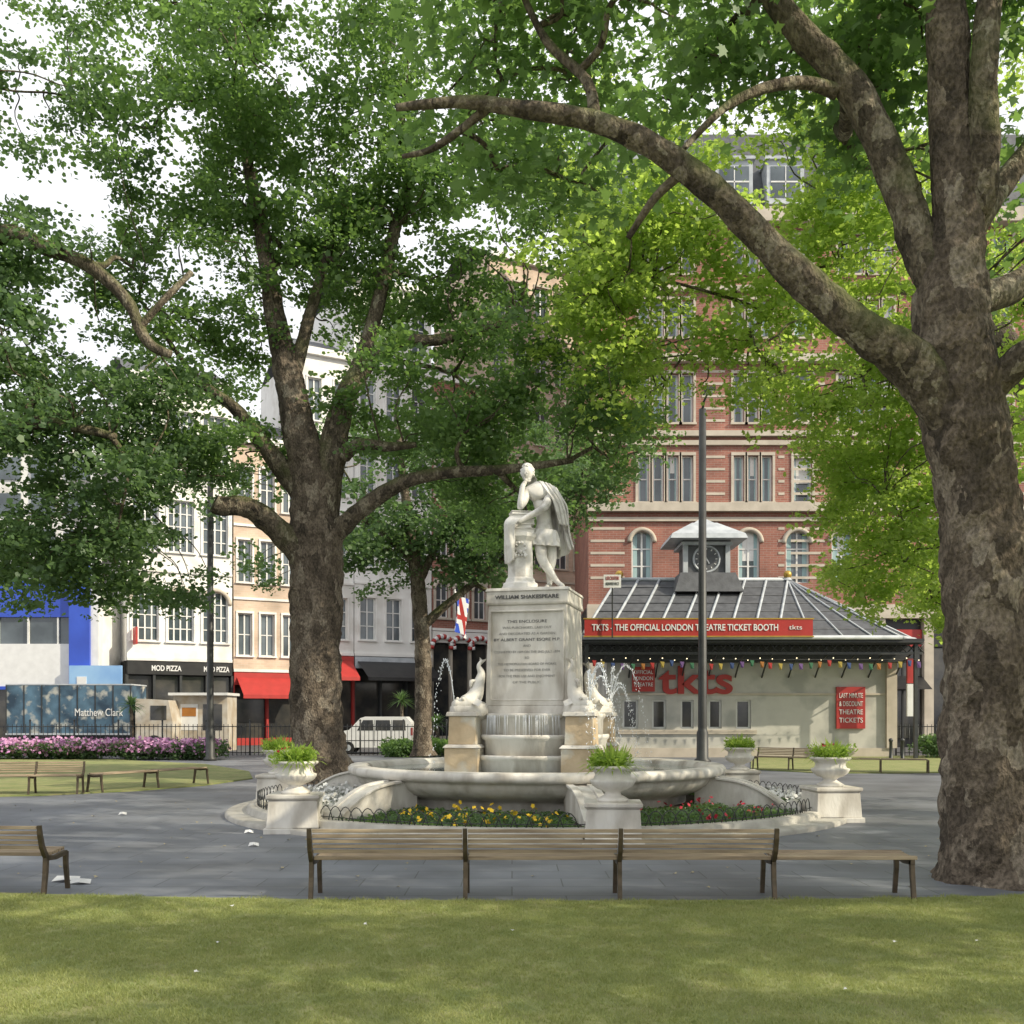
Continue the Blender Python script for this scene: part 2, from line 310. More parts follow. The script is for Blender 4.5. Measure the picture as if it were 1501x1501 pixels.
wx=wn.nodes.new('ShaderNodeMix'); wx.data_type='RGBA'; wn.links.new(wr.outputs[0],wx.inputs[0]); wn.links.new(sk.outputs[0],wx.inputs[6]); wx.inputs[7].default_value=(8.4,8.45,8.6,1)
bg=wn.nodes['Background']; wn.links.new(wx.outputs[2],bg.inputs[0]); bg.inputs[1].default_value=.15
sd=Vector((math.sin(SAZ)*math.cos(EL),math.cos(SAZ)*math.cos(EL),math.sin(EL)))
sl=bpy.data.lights.new('sun','SUN'); sl.energy=5; sl.angle=math.radians(.5); sl.color=(1,.90,.70)
so=bpy.data.objects.new('sun',sl); scene.collection.objects.link(so); so.rotation_euler=sd.to_track_quat('Z','Y').to_euler(); so.location=(30,0,40)
cam=bpy.data.cameras.new('camera'); co=bpy.data.objects.new('camera',cam); scene.collection.objects.link(co); scene.camera=co
co.location=(0,0,CH); co.rotation_euler=(math.pi/2,0,0); cam.lens=36; cam.sensor_width=36; cam.shift_y=.1995; cam.clip_end=2000; cam.clip_start=.1
scene.view_settings.view_transform='Standard'; scene.view_settings.look='None'; scene.view_settings.exposure=0
# ------------------------------------------------------------ ground
FC=Vector((.52,22.2,0))
g=MB(); g.add([(-500,-300,0),(500,-300,0),(500,900,0),(-500,900,0)],[(0,1,2,3)],'asphalt'); g.obj('ground')
g=MB()
n=48; ring=[(FC.x+30*math.cos(2*math.pi*i/n)*1.0,28+24*math.sin(2*math.pi*i/n),.004) for i in range(n)]
g.add(ring,[tuple(range(n))],'paving'); pav=g.obj('paving')
def edge(x): return 10.95+.013*(x-.5)**2
g=MB(); xs=[-26+i for i in range(53)]
vs=[(x,-25,.03) for x in xs]+[(x,edge(x),.03) for x in xs]+[(x,edge(x),0) for x in xs]; k=len(xs)
g.add(vs,[(i,i+1,k+i+1,k+i) for i in range(k-1)]+[(k+i,k+i+1,2*k+i+1,2*k+i) for i in range(k-1)],'lawn'); lawn=g.obj('lawn')
def lawnpoly(pts,z=.04):
    g=MB(); P=[(p[0],p[1],z) for p in pts]; Q=[(p[0],p[1],0) for p in pts]; n=len(P)
    g.add(P+Q,[tuple(range(n))]+[(i,(i+1)%n,n+(i+1)%n,n+i) for i in range(n)],'lawn'); return g.obj('lawn')
LL=[W(u,v,CH*F/(v-1050)) for u,v in ((-500,1172),(-200,1172),(60,1167),(200,1160),(300,1152),(370,1142),(365,1132),(300,1121),(120,1112),(-500,1112))]
lawnpoly(LL)
LR=[W(u,v,CH*F/(v-1050)) for u,v in ((1100,1128),(1200,1134),(1330,1134),(1500,1132),(1900,1130),(1900,1112),(1400,1109),(1100,1109))]
lawnpoly(LR)
pts=[]
yy_=5.9
while yy_<11.3:
    xx_=-(.5*yy_+1.2)
    while xx_<.5*yy_+1.2:
        x=xx_+U(-.06,.06); y=yy_+U(-.06,.06)
        if y<edge(x)-.05: pts.append((x,y,.028))
        xx_+=.165
    yy_+=.165
scatter('grass_blades',pts,('grassblade',[tuft(i) for i in range(6)]),.85,1.2,.05)
fl1=np.array([[(x*.06,y*.06,abs(x)*.03) for x,y in LEAF]])
scatter('fallen_leaves',[(U(-7,8),U(11.3,17),.012) for i in range(60)]+[(U(-13,-4),U(16,25),.012) for i in range(40)],('dryleaf',[fl1]),.5,1.3,.2)
scatter('fallen_leaves',[(U(-4,4),U(6.5,10.6),.07) for i in range(8)],('paper',[fl1]),.5,1.0,.2)
lp=MB()
for (u,v,s_) in ((98,1292,1),(118,1296,.8),(365,1222,.5),(372,1241,.5),(180,1195,.5)):
    p=W(u,v,CH*F/(v-1050)); lp.add([(p.x+dx*.16*s_,p.y+dy*.12*s_,.012+dz) for dx,dy,dz in ((-1,-.6,0),(.1,-1,.03),(1,-.3,0),(.8,.7,.04),(-.2,1,.0),(-.9,.5,.05),(0,0,.06))],[(0,1,6),(1,2,6),(2,3,6),(3,4,6),(4,5,6),(5,0,6)],'paper')
lp.obj('litter')
# ------------------------------------------------------------ fountain
ftn=group('fountain',T(FC.x,FC.y,0))
b=MB()
b.lathe([(3.2,0),(3.2,.35),(3.35,.42),(3.62,.5),(3.8,.62),(3.86,.72),(3.88,.78),(4.0,.80),(4.03,.86),(4.03,.93),(3.98,.98),(3.68,.98),(3.62,.94),(3.58,.86),(3.5,.5),(0,.5)],'marble',96)
b.obj('basin',ftn)
b=MB(); b.lathe([(0,.86),(3.585,.86)],'water',48); b.obj('water',ftn)
b=MB(); b.lathe([(5.75,0),(5.75,.2),(5.8,.22),(6.0,.22),(6.05,.2),(6.08,.1),(6.1,.1),(6.45,.1),(6.5,.07),(6.5,0)],'kerb',96); b.obj('kerb',ftn)
b=MB(); b.lathe([(3.15,.22),(4.5,.17),(5.76,.13)],'soil',64); b.obj('soil',ftn)
ANG=[math.radians(a) for a in (-134,-80,-25,33,100,165)]
b=MB()
for a in ANG:
    X=Matrix.Rotation(a-math.pi/2,4,'Z')
    poly=[(3.55,.1),(3.55,.72),(3.9,.76)]
    for i in range(9):
        t=i/8; poly.append((3.98+1.35*t,.76-.52*t**1.0+.14*math.sin(math.pi*t)))
    for i in range(7):
        t=math.pi*(.5-i/6*1.0); poly.append((5.42+.2*math.cos(t),.22+.17*math.sin(t)))
    poly.append((5.4,.05))
    b.prism(poly,-.2,.2,'marble',X)
    pol2=[(y,z+.03) for y,z in poly[3:12]]+[(y,z-.02) for y,z in poly[3:12]][::-1]
    b.prism(pol2,-.26,-.12,'marble',X); b.prism(pol2,.12,.26,'marble',X)
b.obj('scroll_consoles',ftn,bevel=.01)
b=MB(); nh=150
for i in range(nh):
    a=2*math.pi*i/nh
    if min(abs((a-q+math.pi)%(2*math.pi)-math.pi) for q in ANG)<.075: continue
    pts=[]
    for k in range(7):
        t=k/6; aa=a+(t-.5)*.062; z=.2+.26*math.sin(math.pi*t)**.6; pts.append((5.86*math.cos(aa),5.86*math.sin(aa),z))
    b.tube(pts,[.009]*7,'dark',5,1)
b.tube([(5.86*math.cos(2*math.pi*i/90),5.86*math.sin(2*math.pi*i/90),.27) for i in range(91)],[.008]*91,'dark',5,1)
b.obj('hoop_rail',ftn)
def bedpts(n,sel=None,z=.34):
    o=[]
    while len(o)<n:
        a=U(0,6.283); r=U(3.75,5.6)
        if sel and not sel(a): continue
        if min(abs((a-q+math.pi)%(2*math.pi)-math.pi) for q in ANG)*r<.3: continue
        o.append((FC.x+r*math.cos(a),FC.y+r*math.sin(a),z-.05*(r-3.7)+U(-.04,.06)))
    return o
bed=group('flower_bed')
scatter('bedding_leaves',bedpts(2600,z=.20),CLs['leafB'],.28,.5,.4,bed,3)
scatter('bedding_leaves_light',bedpts(300,z=.23),CLs['leafA'],.3,.45,.4,bed,4)
deg=math.degrees
def rngsel(lo,hi): return lambda a: lo<=((deg(a)+180)%360-180)<=hi
scatter('yellow_flowers',bedpts(34,rngsel(-122,-86),.34),FL['fy'],.8,1.4,.5,bed)
scatter('red_flowers',bedpts(24,rngsel(-76,-30),.34),FL['fr'],.7,1.1,.5,bed)
scatter('white_flowers',bedpts(210,rngsel(-22,32),.40),FL['fw'],.9,1.6,.5,bed)
scatter('white_flowers_left',bedpts(330,lambda a: deg(a)>168 and deg(a)<=224,.40),FL['fw'],.9,1.6,.5,bed)
# pedestal
RZ=math.radians(-14)
sc=group('shakespeare_statue',T(FC.x,FC.y,0,RZ))
b=MB()
b.fr(-.93,.93,-.93,.93,2.02,2.22,.03,.03,'marble'); b.fr(-.89,.89,-.89,.89,2.22,4.33,.05,.05,'marble')
b.fr(-.87,.87,-.87,.87,4.33,4.37,-.03,-.03,'marble'); b.fr(-.88,.88,-.88,.88,4.37,4.62,.01,.01,'marble'); b.fr(-.9,.9,-.9,.9,4.62,4.69,.03,.03,'marble')
b.box(-1.0,1.0,-1.0,1.0,.5,2.02,'marble')
for x0,x1,z0,z1 in ((-.78,.78,4.18,4.22),(-.78,.78,2.32,2.36),(-.80,-.76,2.36,4.18),(.76,.80,2.36,4.18)):
    b.box(x0,x1,-.90,-.84,z0,z1,'marble')
b.obj('pedestal',sc,bevel=.015)
b=MB()
for sx in(-1,1):
    for sy in (-1,1):
        X=T(sx*1.22,sy*1.22,0)
        b.box(-.36,.36,-.36,.36,.5,1.35,'tan',X); b.fr(-.40,.40,-.40,.40,1.35,1.42,.06,.06,'marble',X); b.fr(-.30,.30,-.30,.30,1.42,2.0,.02,.02,'tan',X); b.fr(-.34,.34,-.34,.34,2.0,2.09,.02,.02,'marble',X)
b.obj('corner_piers',sc,bevel=.015)
b=MB()
for q in range(4):
    X=Matrix.Rotation(q*math.pi/2,4,'Z')@Matrix.Translation((0,-1.0,0))
    for r,z0,z1 in ((.80,1.62,2.06),(.93,1.22,1.62),(1.06,.80,1.2)):
        b.lathe([(0,z0-.3),(r-.08,z0-.3),(r-.06,z1-.12),(r,z1-.09),(r+.02,z1-.04),(r,z1),(r-.1,z1),(r-.12,z1-.05),(0,z1-.05)],'marble',28,X@Matrix.Diagonal((1,.62,1,1)),math.pi,2*math.pi)
b.obj('cascade_steps',sc)
b=MB()
for sx in(-1,1):
    for sy in (-1,1):
        a=math.atan2(sy,sx); X=T(0,0,0,a)
        pts=[(2.02,0,2.28),(1.9,0,2.24),(1.72,0,2.26),(1.52,0,2.42),(1.42,0,2.68),(1.36,0,2.9),(1.42,0,3.05),(1.36,0,3.16)]
        b.tube(pts,[.07,.13,.19,.17,.12,.08,.045,.03],'marble',12,5,X=X)
        b.add([(1.36,0,3.08),(1.30,.20,3.22),(1.36,.05,3.18),(1.40,0,3.24),(1.36,-.05,3.18),(1.30,-.20,3.22)],[(0,1,2),(0,2,3),(0,3,4),(0,4,5),(0,5,4),(0,2,1)],'marble',X=X)
        for s in (-1,1):
            b.ball((1.86,s*.12,2.36),.04,'marble',8,X); b.add([(1.7,s*.15,2.28),(1.62,s*.34,2.2),(1.5,s*.30,2.3),(1.58,s*.14,2.4)],[(0,1,2,3)],'marble',X=X)
        b.tube([(1.3,0,2.1),(1.7,0,2.12),(2.05,0,2.1)],[.2,.22,.12],'marble',8,3,X=X)
        b.tube([(1.5,0,2.75),(1.60,0,2.72),(1.62,0,2.6)],[.02,.05,.02],'marble',6,3,X=X)
b.obj('dolphins',sc)
b=MB()
for sx,sy in((1,-1),(1,1),(-1,-1)):
    a=math.atan2(sy,sx)
    for j in range(5 if sx>0 else 1):
        az=a+(j-2)*.33; h=U(.55,1.15); Lh=U(.45,1.15); c=Vector((2.0*math.cos(a),2.0*math.sin(a),2.3)); end=.9-c.z
        f_=lambda t: c+Vector((math.cos(az)*Lh*t,math.sin(az)*Lh*t,4*h*t*(1-t)+end*t*t))
        b.tube([f_(k/22) for k in range(15)],[.009-.0003*k for k in range(15)],'spray',5,1)
        for i in range(110):
            t=(i/109)**.8; p=f_(t)+Vector((U(-1,1),U(-1,1),U(-1,1)))*.012*(1+5*t)
            b.ball(p,U(.004,.011),'spray',5,sc=(1,1,2.2))
for i in range(60):
    a=math.pi+U(.1,.9)*math.pi; r=.82; x=r*math.cos(a); y=-1+.62*r*math.sin(a); b.tube([(x,y,2.02),(x*1.03,y-.01,1.62)],[.004,.003],'spray',4,1)
b.obj('water_jets',sc)
text('WILLIAM SHAKESPEARE',.115,(0,-.885,4.49),'letter','name_lettering',sc,1.36,bold=.01)
for i,(s,wd) in enumerate([('THIS ENCLOSURE',.85),('WAS PURCHASED, LAID OUT',1.05),('AND DECORATED AS A GARDEN',1.2),('BY ALBERT GRANT ESQRE M.P.',1.42),('AND',.16),('CONVEYED BY HIM ON THE 2ND JULY 1874',1.4),('TO',.1),('THE METROPOLITAN BOARD OF WORKS',1.25),('TO BE PRESERVED FOR EVER',1.0),('FOR THE FREE USE AND ENJOYMENT',1.2),('OF THE PUBLIC',.6)]):
    z=3.98-i*.127; text(s,.085 if i in(0,3) else .07,(0,-.887+(z-2.22)/2.11*.05,z),'letter' if i in (0,3) else 'letterf','inscription',sc,wd)
# ------------------------------------------------------------ statue figure
fg=group('figure',None); fg.parent=sc; fg.matrix_local=T(0,0,4.69,-RZ)
def S(u,v,y=0): return Vector(((u-783)/67.6,y,(868-v)/67.6))
def skin(name,chains,mat,parent,sub=2):
    vs=[];ed=[];rd=[];key={}
    for ch in chains:
        pv=None
        for p,r in ch:
            k=tuple(round(c,4) for c in p)
            if k not in key: key[k]=len(vs); vs.append(p); rd.append(r)
            i=key[k]
            if pv is not None and pv!=i: ed.append((pv,i))
            pv=i
    me=bpy.data.meshes.new(name); me.from_pydata([tuple(v) for v in vs],ed,[]); ob=bpy.data.objects.new(name,me); scene.collection.objects.link(ob); ob.parent=parent
    md=ob.modifiers.new('skin','SKIN'); md.use_smooth_shade=True
    for i,r in enumerate(rd):
        sv=me.skin_vertices[0].data[i]; rr=r if isinstance(r,tuple) else (r,r); sv.radius=rr; sv.use_root=(i==0)
    ss=ob.modifiers.new('s','SUBSURF'); ss.levels=sub; ss.render_levels=sub
    me.materials.append(M[mat]); return ob
pel=(S(797,784,-.02),(.23,.19)); sp1=(S(796,768,-.02),(.19,.17)); sp2=(S(794,752,-.03),(.21,.18)); ch=(S(791,733,-.05),(.26,.19)); up=(S(786,720,-.06),(.18,.15)); nk=(S(779,709,-.08),.085); hd=(S(774,700,-.10),.09)
shR=(S(770,724,-.12),.125); elR=(S(759,750,-.30),.085); wrR=(S(763,717,-.27),.058); haR=(S(768,709,-.24),.05)
shL=(S(806,722,-.08),.135); elL=(S(795,750,-.36),.09); wrL=(S(765,766,-.42),.06); haL=(S(755,772,-.42),.05)
hipL=(S(789,792,-.08),.17); knL=(S(791,822,-.24),.115); caL=(S(800,836,-.20),.10); anL=(S(814,855,-.16),.058); toL=(S(823,863,-.34),.05)
hipR=(S(803,792,.02),.17); knR=(S(806,822,-.06),.115); caR=(S(803,836,.0),.10); anR=(S(803,857,-.0),.06); toR=(S(797,863,-.2),.05)
chains=[[pel,sp1,sp2,ch,up,nk,hd],[up,shR,elR,wrR,haR],[up,shL,elL,wrL,haL],[pel,hipL,knL,caL,anL,toL],[pel,hipR,knR,caR,anR,toR]]
skin('body',chains,'statue',fg)
for base,dirs in ((haR[0],Vector((.35,.25,.8))),(haL[0],Vector((-.8,-.2,-.45)))):
    d=dirs.normalized(); side=d.cross(Vector((0,1,0))).normalized()
    for k in range(4):
        o=base+side*(k-1.5)*.032; l=(.10,.125,.13,.10)[k]
        skin('finger_%d'%k,[[(base-d*.02,.02),(o+d*.04,.018),(o+d*(.04+l*.6)+Vector((0,-.01,0)),.016),(o+d*(.03+l)+Vector((0,.02,-.02)),.012)]],'statue',fg,1)
    skin('thumb',[[(base,.02),(base-side*.07+d*.02,.02),(base-side*.085+d*.08,.015)]],'statue',fg,1)
b=MB(); hc=S(770,696,-.13); R=Matrix.Translation(hc)@Matrix.Rotation(math.radians(-18),4,'Z')@Matrix.Rotation(math.radians(14),4,'X')
vs=[];seg=28;rn=20
for j in range(rn+1):
    ph=math.pi*j/rn
    for i in range(seg):
        a=2*math.pi*i/seg; x=math.sin(ph)*math.cos(a);y=math.sin(ph)*math.sin(a);z=math.cos(ph)
        p=Vector((x*.135,y*.165,z*.19))
        if z<0: p.x*=1+.25*z; p.y*=1+.12*z
        fr=-y
        def bump(cx,cz,s,h): 
            return h*math.exp(-((x-cx)**2+(z-cz)**2)/s**2) if fr>0 else 0
        dy=bump(0,-.12,.13,.045)+bump(0,.02,.08,.02)-bump(.33,.08,.15,.022)-bump(-.33,.08,.15,.022)+bump(0,-.48,.16,.014)+bump(0,-.85,.25,.03)+bump(0,.28,.3,.01)
        p.y-=dy; vs.append(p)
b.add(vs,[(j*seg+i,(j+1)*seg+i,(j+1)*seg+(i+1)%seg,j*seg+(i+1)%seg) for j in range(rn) for i in range(seg)],'statue',True,R)
for i in range(90):
    a=U(0,6.28); ph=U(.1,2.1); y=math.sin(ph)*math.sin(a)
    if y<-.15 and ph>.75: continue
    b.ball((.13*math.sin(ph)*math.cos(a),.165*y+.01,.175*math.cos(ph)+.01),U(.028,.045),'statue',7,R)
for s in (-1,1):
    b.ball((s*.135,.01,-.01),.03,'statue',8,R,(.5,.8,1.3))
    b.ball((s*.045,-.15,.015),.017,'statue',8,R)
b.ball((0,-.155,-.155),.035,'statue',8,R,(1,.8,1.4))
b.obj('head',fg)
def sheet(name,rows,parent,mat='statue',th=.03,fold=.03,nf=7,nu=48,nv=24):
    b=MB(); vs=[]
    def cr(P,t):
        n=len(P)-1; x=min(max(t*n,0),n-1e-6); i=int(x); f=x-i
        p0=P[max(i-1,0)];p1=P[i];p2=P[i+1];p3=P[min(i+2,n)]
        return .5*((2*p1)+(p2-p0)*f+(2*p0-5*p1+4*p2-p3)*f*f+(3*p1-p0-3*p2+p3)*f**3)
    for j in range(nv+1):
        v=j/nv; row=[cr([rows[k][i] for k in range(len(rows))],v) for i in range(len(rows[0]))]
        for i in range(nu+1):
            u=i/nu; p=cr(row,u); s=math.sin(u*nf*math.pi*2+2*math.sin(v*3)+noise.noise(Vector((u*3,v*2,0)))*3)
            p=p+Vector((.25*fold*s*v,fold*s*(.25+.9*v),0)); vs.append(p)
    k=nu+1; b.add(vs,[(j*k+i,j*k+i+1,(j+1)*k+i+1,(j+1)*k+i) for j in range(nv) for i in range(nu)],mat,True)
    ob=b.obj(name,parent); sm=ob.modifiers.new('s','SOLIDIFY'); sm.thickness=th; sm.offset=0; return ob
sheet('cloak',[[S(776,712,.06),S(790,708,.14),S(803,709,.12),S(812,716,-.08)],
 [S(778,730,.16),S(797,728,.26),S(815,726,.16),S(822,734,-.14)],
 [S(784,755,.20),S(802,755,.30),S(820,752,.20),S(829,748,-.12)],
 [S(790,785,.20),S(806,785,.30),S(822,782,.22),S(832,778,-.02)],
 [S(796,808,.18),S(810,816,.28),S(826,812,.22),S(838,803,.02)]],fg,fold=.06,nf=4.5)
sheet('cloak_front',[[S(786,707,-.12),S(794,709,-.16),S(802,712,-.2)],[S(796,722,-.26),S(805,724,-.26),S(814,724,-.2)],[S(808,740,-.30),S(816,742,-.26),S(824,744,-.16)],[S(816,770,-.2),S(823,772,-.18),S(829,772,-.1)]],fg,fold=.04,nf=3,nu=24)
sheet('doublet_skirt',[[S(782,778,-.2),S(797,779,-.26),S(812,779,-.12),S(812,779,.1)],[S(779,790,-.26),S(794,791,-.33),S(815,792,-.16),S(816,792,.12)],[S(777,801,-.27),S(793,803,-.34),S(816,803,-.18),S(818,804,.12)]],fg,fold=.025,nf=6)
b=MB()
b.box(-.73,.72,-.55,.45,0,.05,'statue'); 
pc=S(760,868,-.18); X=T(pc.x,pc.y,0)
b.lathe([(0,.04),(.40,.04),(.40,.14),(.34,.18),(.33,.24),(.29,.28),(.28,1.05),(.31,1.08),(.36,1.14),(.37,1.22),(0,1.22)],'statue',8,X@Matrix.Rotation(math.pi/8,4,'Z'),smooth=False)
for i,(w_,d_,z0,z1,rz) in enumerate(((.30,.24,1.22,1.32,.1),(.27,.22,1.32,1.41,-.15),(.28,.22,1.41,1.53,.2),(.24,.2,1.53,1.63,-.05),(.22,.18,1.63,1.70,.15))):
    Y=X@Matrix.Rotation(rz,4,'Z'); b.box(-w_,w_,-d_,d_,z0,z0+.015,'statue',Y); b.box(-w_+.02,w_-.02,-d_+.02,d_-.02,z0+.015,z1-.015,'statue',Y); b.box(-w_,w_,-d_,d_,z1-.015,z1,'statue',Y)
for k in range(3):
    b.ball((pc.x+(k-1)*.11,pc.y-.29,.72+.08*(k%2)),.05,'statue',8)
for k in range(10):
    a=k*.628; b.ball((pc.x+.11*math.cos(a),pc.y-.285,.86+.14*math.sin(a)),.035,'statue',7)
b.obj('book_pedestal',fg,bevel=.008)
sheet('scroll',[[S(752,764,-.3),S(745,764,-.48),S(760,768,-.56)],[S(742,770,-.3),S(738,774,-.52),S(752,778,-.58)],[S(738,795,-.3),S(739,797,-.5),S(752,800,-.55)],[S(737,822,-.3),S(741,832,-.48),S(750,826,-.5)]],fg,fold=.025,nf=2,nu=18)
# ------------------------------------------------------------ planters
def planter(x,y,seed):
    rg=random.Random(seed); g=group('stone_planter',T(x,y,0,rg.uniform(-.1,.1)))
    b=MB(); b.box(-.48,.48,-.48,.48,0,.10,'marble'); b.fr(-.44,.44,-.44,.44,.10,.57,.03,.03,'marble'); b.fr(-.41,.41,-.41,.41,.57,.60,-.04,-.04,'marble'); b.box(-.45,.45,-.45,.45,.60,.66,'marble')
    b.obj('plinth',g,bevel=.012)
    b=MB(); b.lathe([(0,.66),(.24,.66),(.25,.70),(.20,.73),(.13,.77),(.12,.80),(.16,.83),(.24,.86),(.31,.91),(.345,.97),(.35,1.0),(.30,1.02),(.28,1.08),(.29,1.12),(.36,1.17),(.385,1.19),(.385,1.22),(.34,1.23),(.30,1.17),(0,1.17)],'marble',60,flute=(20,.84,1.0,.035)); b.obj('urn',g)
    b=MB(); k='leafY'
    for i in range(200):
        a=rg.random()*6.28; r0=rg.random()*.25; l=rg.uniform(.24,.52); el=rg.uniform(.1,1.45); w_=rg.uniform(.010,.022)
        p=Vector((r0*math.cos(a),r0*math.sin(a),1.22)); d=Vector((math.cos(a)*math.cos(el),math.sin(a)*math.cos(el),math.sin(el))); sd_=Vector((-math.sin(a),math.cos(a),0))
        P=[p+d*l*t+Vector((0,0,-.45*l*t*t*(1.3-el*.6))) for t in (0,.35,.7,1)]; ww=(w_*.6,w_,w_*.8,0.002)
        vs=[];[vs.extend((q-sd_*z,q+sd_*z)) for q,z in zip(P,ww)]
        b.add(vs,[(0,1,3,2),(2,3,5,4),(4,5,7,6)],k)
    b.obj('spiky_leaves',g)
    pts=[(rg.uniform(-1,1)*.30,rg.uniform(-1,1)*.30,1.24+rg.random()*.16) for i in range(34)]
    s=scatter('foliage',pts,CLs['leafY'],.3,.5,.5,g,seed)
    if seed in(0,2): scatter('blooms',[(rg.uniform(-1,1)*.25,rg.uniform(-1,1)*.25,1.42) for i in range(6)],FL['fr'],.5,.7,.5,g)
for i,a in enumerate(ANG): planter(FC.x+6.15*math.cos(a),FC.y+6.15*math.sin(a),i)
# ------------------------------------------------------------ benches
def ribbon(b,P,w_,x0,x1,mat,X=None):
    P=[Vector((p[0],p[1])) for p in P]; Lf=[];Rt=[]
    for i,p in enumerate(P):
        t=(P[min(i+1,len(P)-1)]-P[max(i-1,0)]).normalized(); n=Vector((-t.y,t.x)); ww=w_[i] if isinstance(w_,list) else w_
        Lf.append(p+n*ww/2);Rt.append(p-n*ww/2)
    b.prism([tuple(q) for q in Lf]+[tuple(q) for q in Rt[::-1]],x0,x1,mat,X)
def bench(mat4,secs,L,back=True,ext=0,sc_=1.0):
    g=group('park_bench',mat4); fr=MB(); sl=MB()
    xs=[i*L for i in range(secs+1)]
    def frame(x,bk):
        t=.024
        if bk: ribbon(fr,[(-.10,.80),(-.085,.70),(-.04,.56),(.02,.47),(.05,.43),(.035,.25),(-.01,0)],[.03,.045,.055,.06,.065,.055,.045],x-t,x+t,'bronze')
        else: ribbon(fr,[(.06,.44),(.035,.25),(-.01,0)],[.06,.055,.045],x-t,x+t,'bronze')
        ribbon(fr,[(.02,.425),(.25,.405),(.50,.43)],[.06,.05,.05],x-t,x+t,'bronze'); ribbon(fr,[(.50,.44),(.50,.3),(.55,0)],[.06,.05,.04],x-t,x+t,'bronze')
        ribbon(fr,[(-.05,.006),(.06,.006)],.012,x-t*1.4,x+t*1.4,'bronze')
    for x in xs: frame(x,back)
    if ext: frame(xs[-1]+ext-.05,False)
    tot=xs[-1]
    for i in range(secs):
        a,c=xs[i]+.03,xs[i+1]-.03
        if back:
            for (y,z) in ((-.095,.775),(-.083,.718),(-.065,.661),(-.042,.604),(-.012,.547)):
                sl.box(a,c,y-.012,y+.014,z-.019,z+.019,'wood')
        for y,z in ((.05,.468),(.125,.458),(.20,.452),(.275,.452),(.35,.456),(.425,.464),(.50,.472)):
            sl.box(a,c,y-.031,y+.031,z-.02,z+.02,'wood')
    if ext:
        for y,z in ((.05,.468),(.125,.458),(.20,.452),(.275,.452),(.35,.456),(.425,.464),(.50,.472)):
            sl.box(tot+.03,tot+ext,y-.031,y+.031,z-.02,z+.02,'wood')
    fr.obj('metal_frame',g,bevel=.004); sl.obj('wooden_slats',g,bevel=.005)
bench(T(-2.17,11.04,0,0),3,1.667,True,1.55)
bench(T(-5.19-5.0*math.cos(.05),11.35+5*math.sin(.05),0,-.05),3,1.667)
def chord(u0,v0,u1,v1,n,back=True):
    a=W(u0,v0,CH*F/(v0-1050)); c=W(u1,v1,CH*F/(v1-1050)); dd=(c-a); L=math.hypot(dd.x,dd.y)
    bench(T(c.x,c.y,.04,math.atan2(-dd.y,-dd.x)),n,L/n,back)
chord(-90,1166,122,1164,3); chord(128,1163,284,1150,2,False)
chord(1110,1128,1215,1131,2); chord(1222,1132,1358,1134,2,False)
# ------------------------------------------------------------ trees
def blob_points(blobs,k_global=1.0,thr=-.12,ns=.33,seed=0):
    rg=random.Random(seed); out=[]
    for bl in blobs:
        u,v,d,ru,rv,rd,k=bl; c=W(u,v,d); rx=ru*d/F; rz=rv*d/F
        n=max(3,int(k*k_global*rx*rz*rd**.5*2.2)); m=0
        while m<n:
            p=Vector((rg.gauss(0,.58),rg.gauss(0,.58),rg.gauss(0,.58)))
            if p.length>1.3: continue
            q=c+Vector((p.x*rx,p.y*rd,p.z*rz)); m+=1
            if noise.noise(q*ns)+.45*noise.noise(q*ns*2.6)<thr: continue
            out.append(q)
    return out
NP=[]
def tree(name,limbs,blobs,coll,scale=(.8,1.3),kg=1.0,thr=-.12,bark='bark',seed=0,ntw=260,gn=.12,leafbr=True,extra=None,ns=.33):
    g=group(name); b=MB(); samples=[]
    for L in limbs:
        P=[W(*p[:3]) for p in L]; R=[p[3]*p[2]/F for p in L]
        big=R[0]>.5 or R[min(1,len(R)-1)]>.5
        pts=b.tube(P,R,bark if big else 'barkmoss',56 if big else 16,20 if big else 8,gn=gn if big else .12,gs=1.8 if big else 3)
        for i,p in enumerate(pts): samples.append((p,max(R[0],R[1])*(1-i/len(pts))+R[-1]*i/len(pts)))
    samples=samples[::2]
    rg=random.Random(seed+9)
    pts=blob_points(blobs,kg,thr,ns,seed=seed)+(extra or [])
    if leafbr and pts:
        S2=list(samples)
        def grow(tgt,r0,r1,src,seg):
            s,rs=min(src,key=lambda q:(q[0]-tgt).length+ (0 if q[0].z<tgt.z+1 else 1.5)); L=(tgt-s).length
            if L<.4 or L>14: return
            r0=min(r0,rs*.8); m1=s.lerp(tgt,.35)+Vector((rg.gauss(0,.1),rg.gauss(0,.1),rg.gauss(.08,.08)))*L; m2=s.lerp(tgt,.7)+Vector((rg.gauss(0,.08),rg.gauss(0,.08),rg.gauss(.08,.06)))*L
            pp=b.tube([s,m1,m2,tgt],[r0,r0*.7+r1*.3,r0*.35+r1*.65,r1],'barkmoss',seg,4)
            for i,p in enumerate(pp): S2.append((p,r0+(r1-r0)*i/len(pp)))
        for t in rg.sample(pts,min(len(pts),ntw//6)): grow(t,.12,.03,list(S2),7)
        base=S2[::3]
        for t in rg.sample(pts,min(len(pts),ntw)): grow(t,.035,.01,base,4)
    b.obj('trunk_and_limbs',g)
    scatter('foliage',pts,coll,scale[0],scale[1],.4,g,seed)
    NP.append(len(pts)); return len(pts)
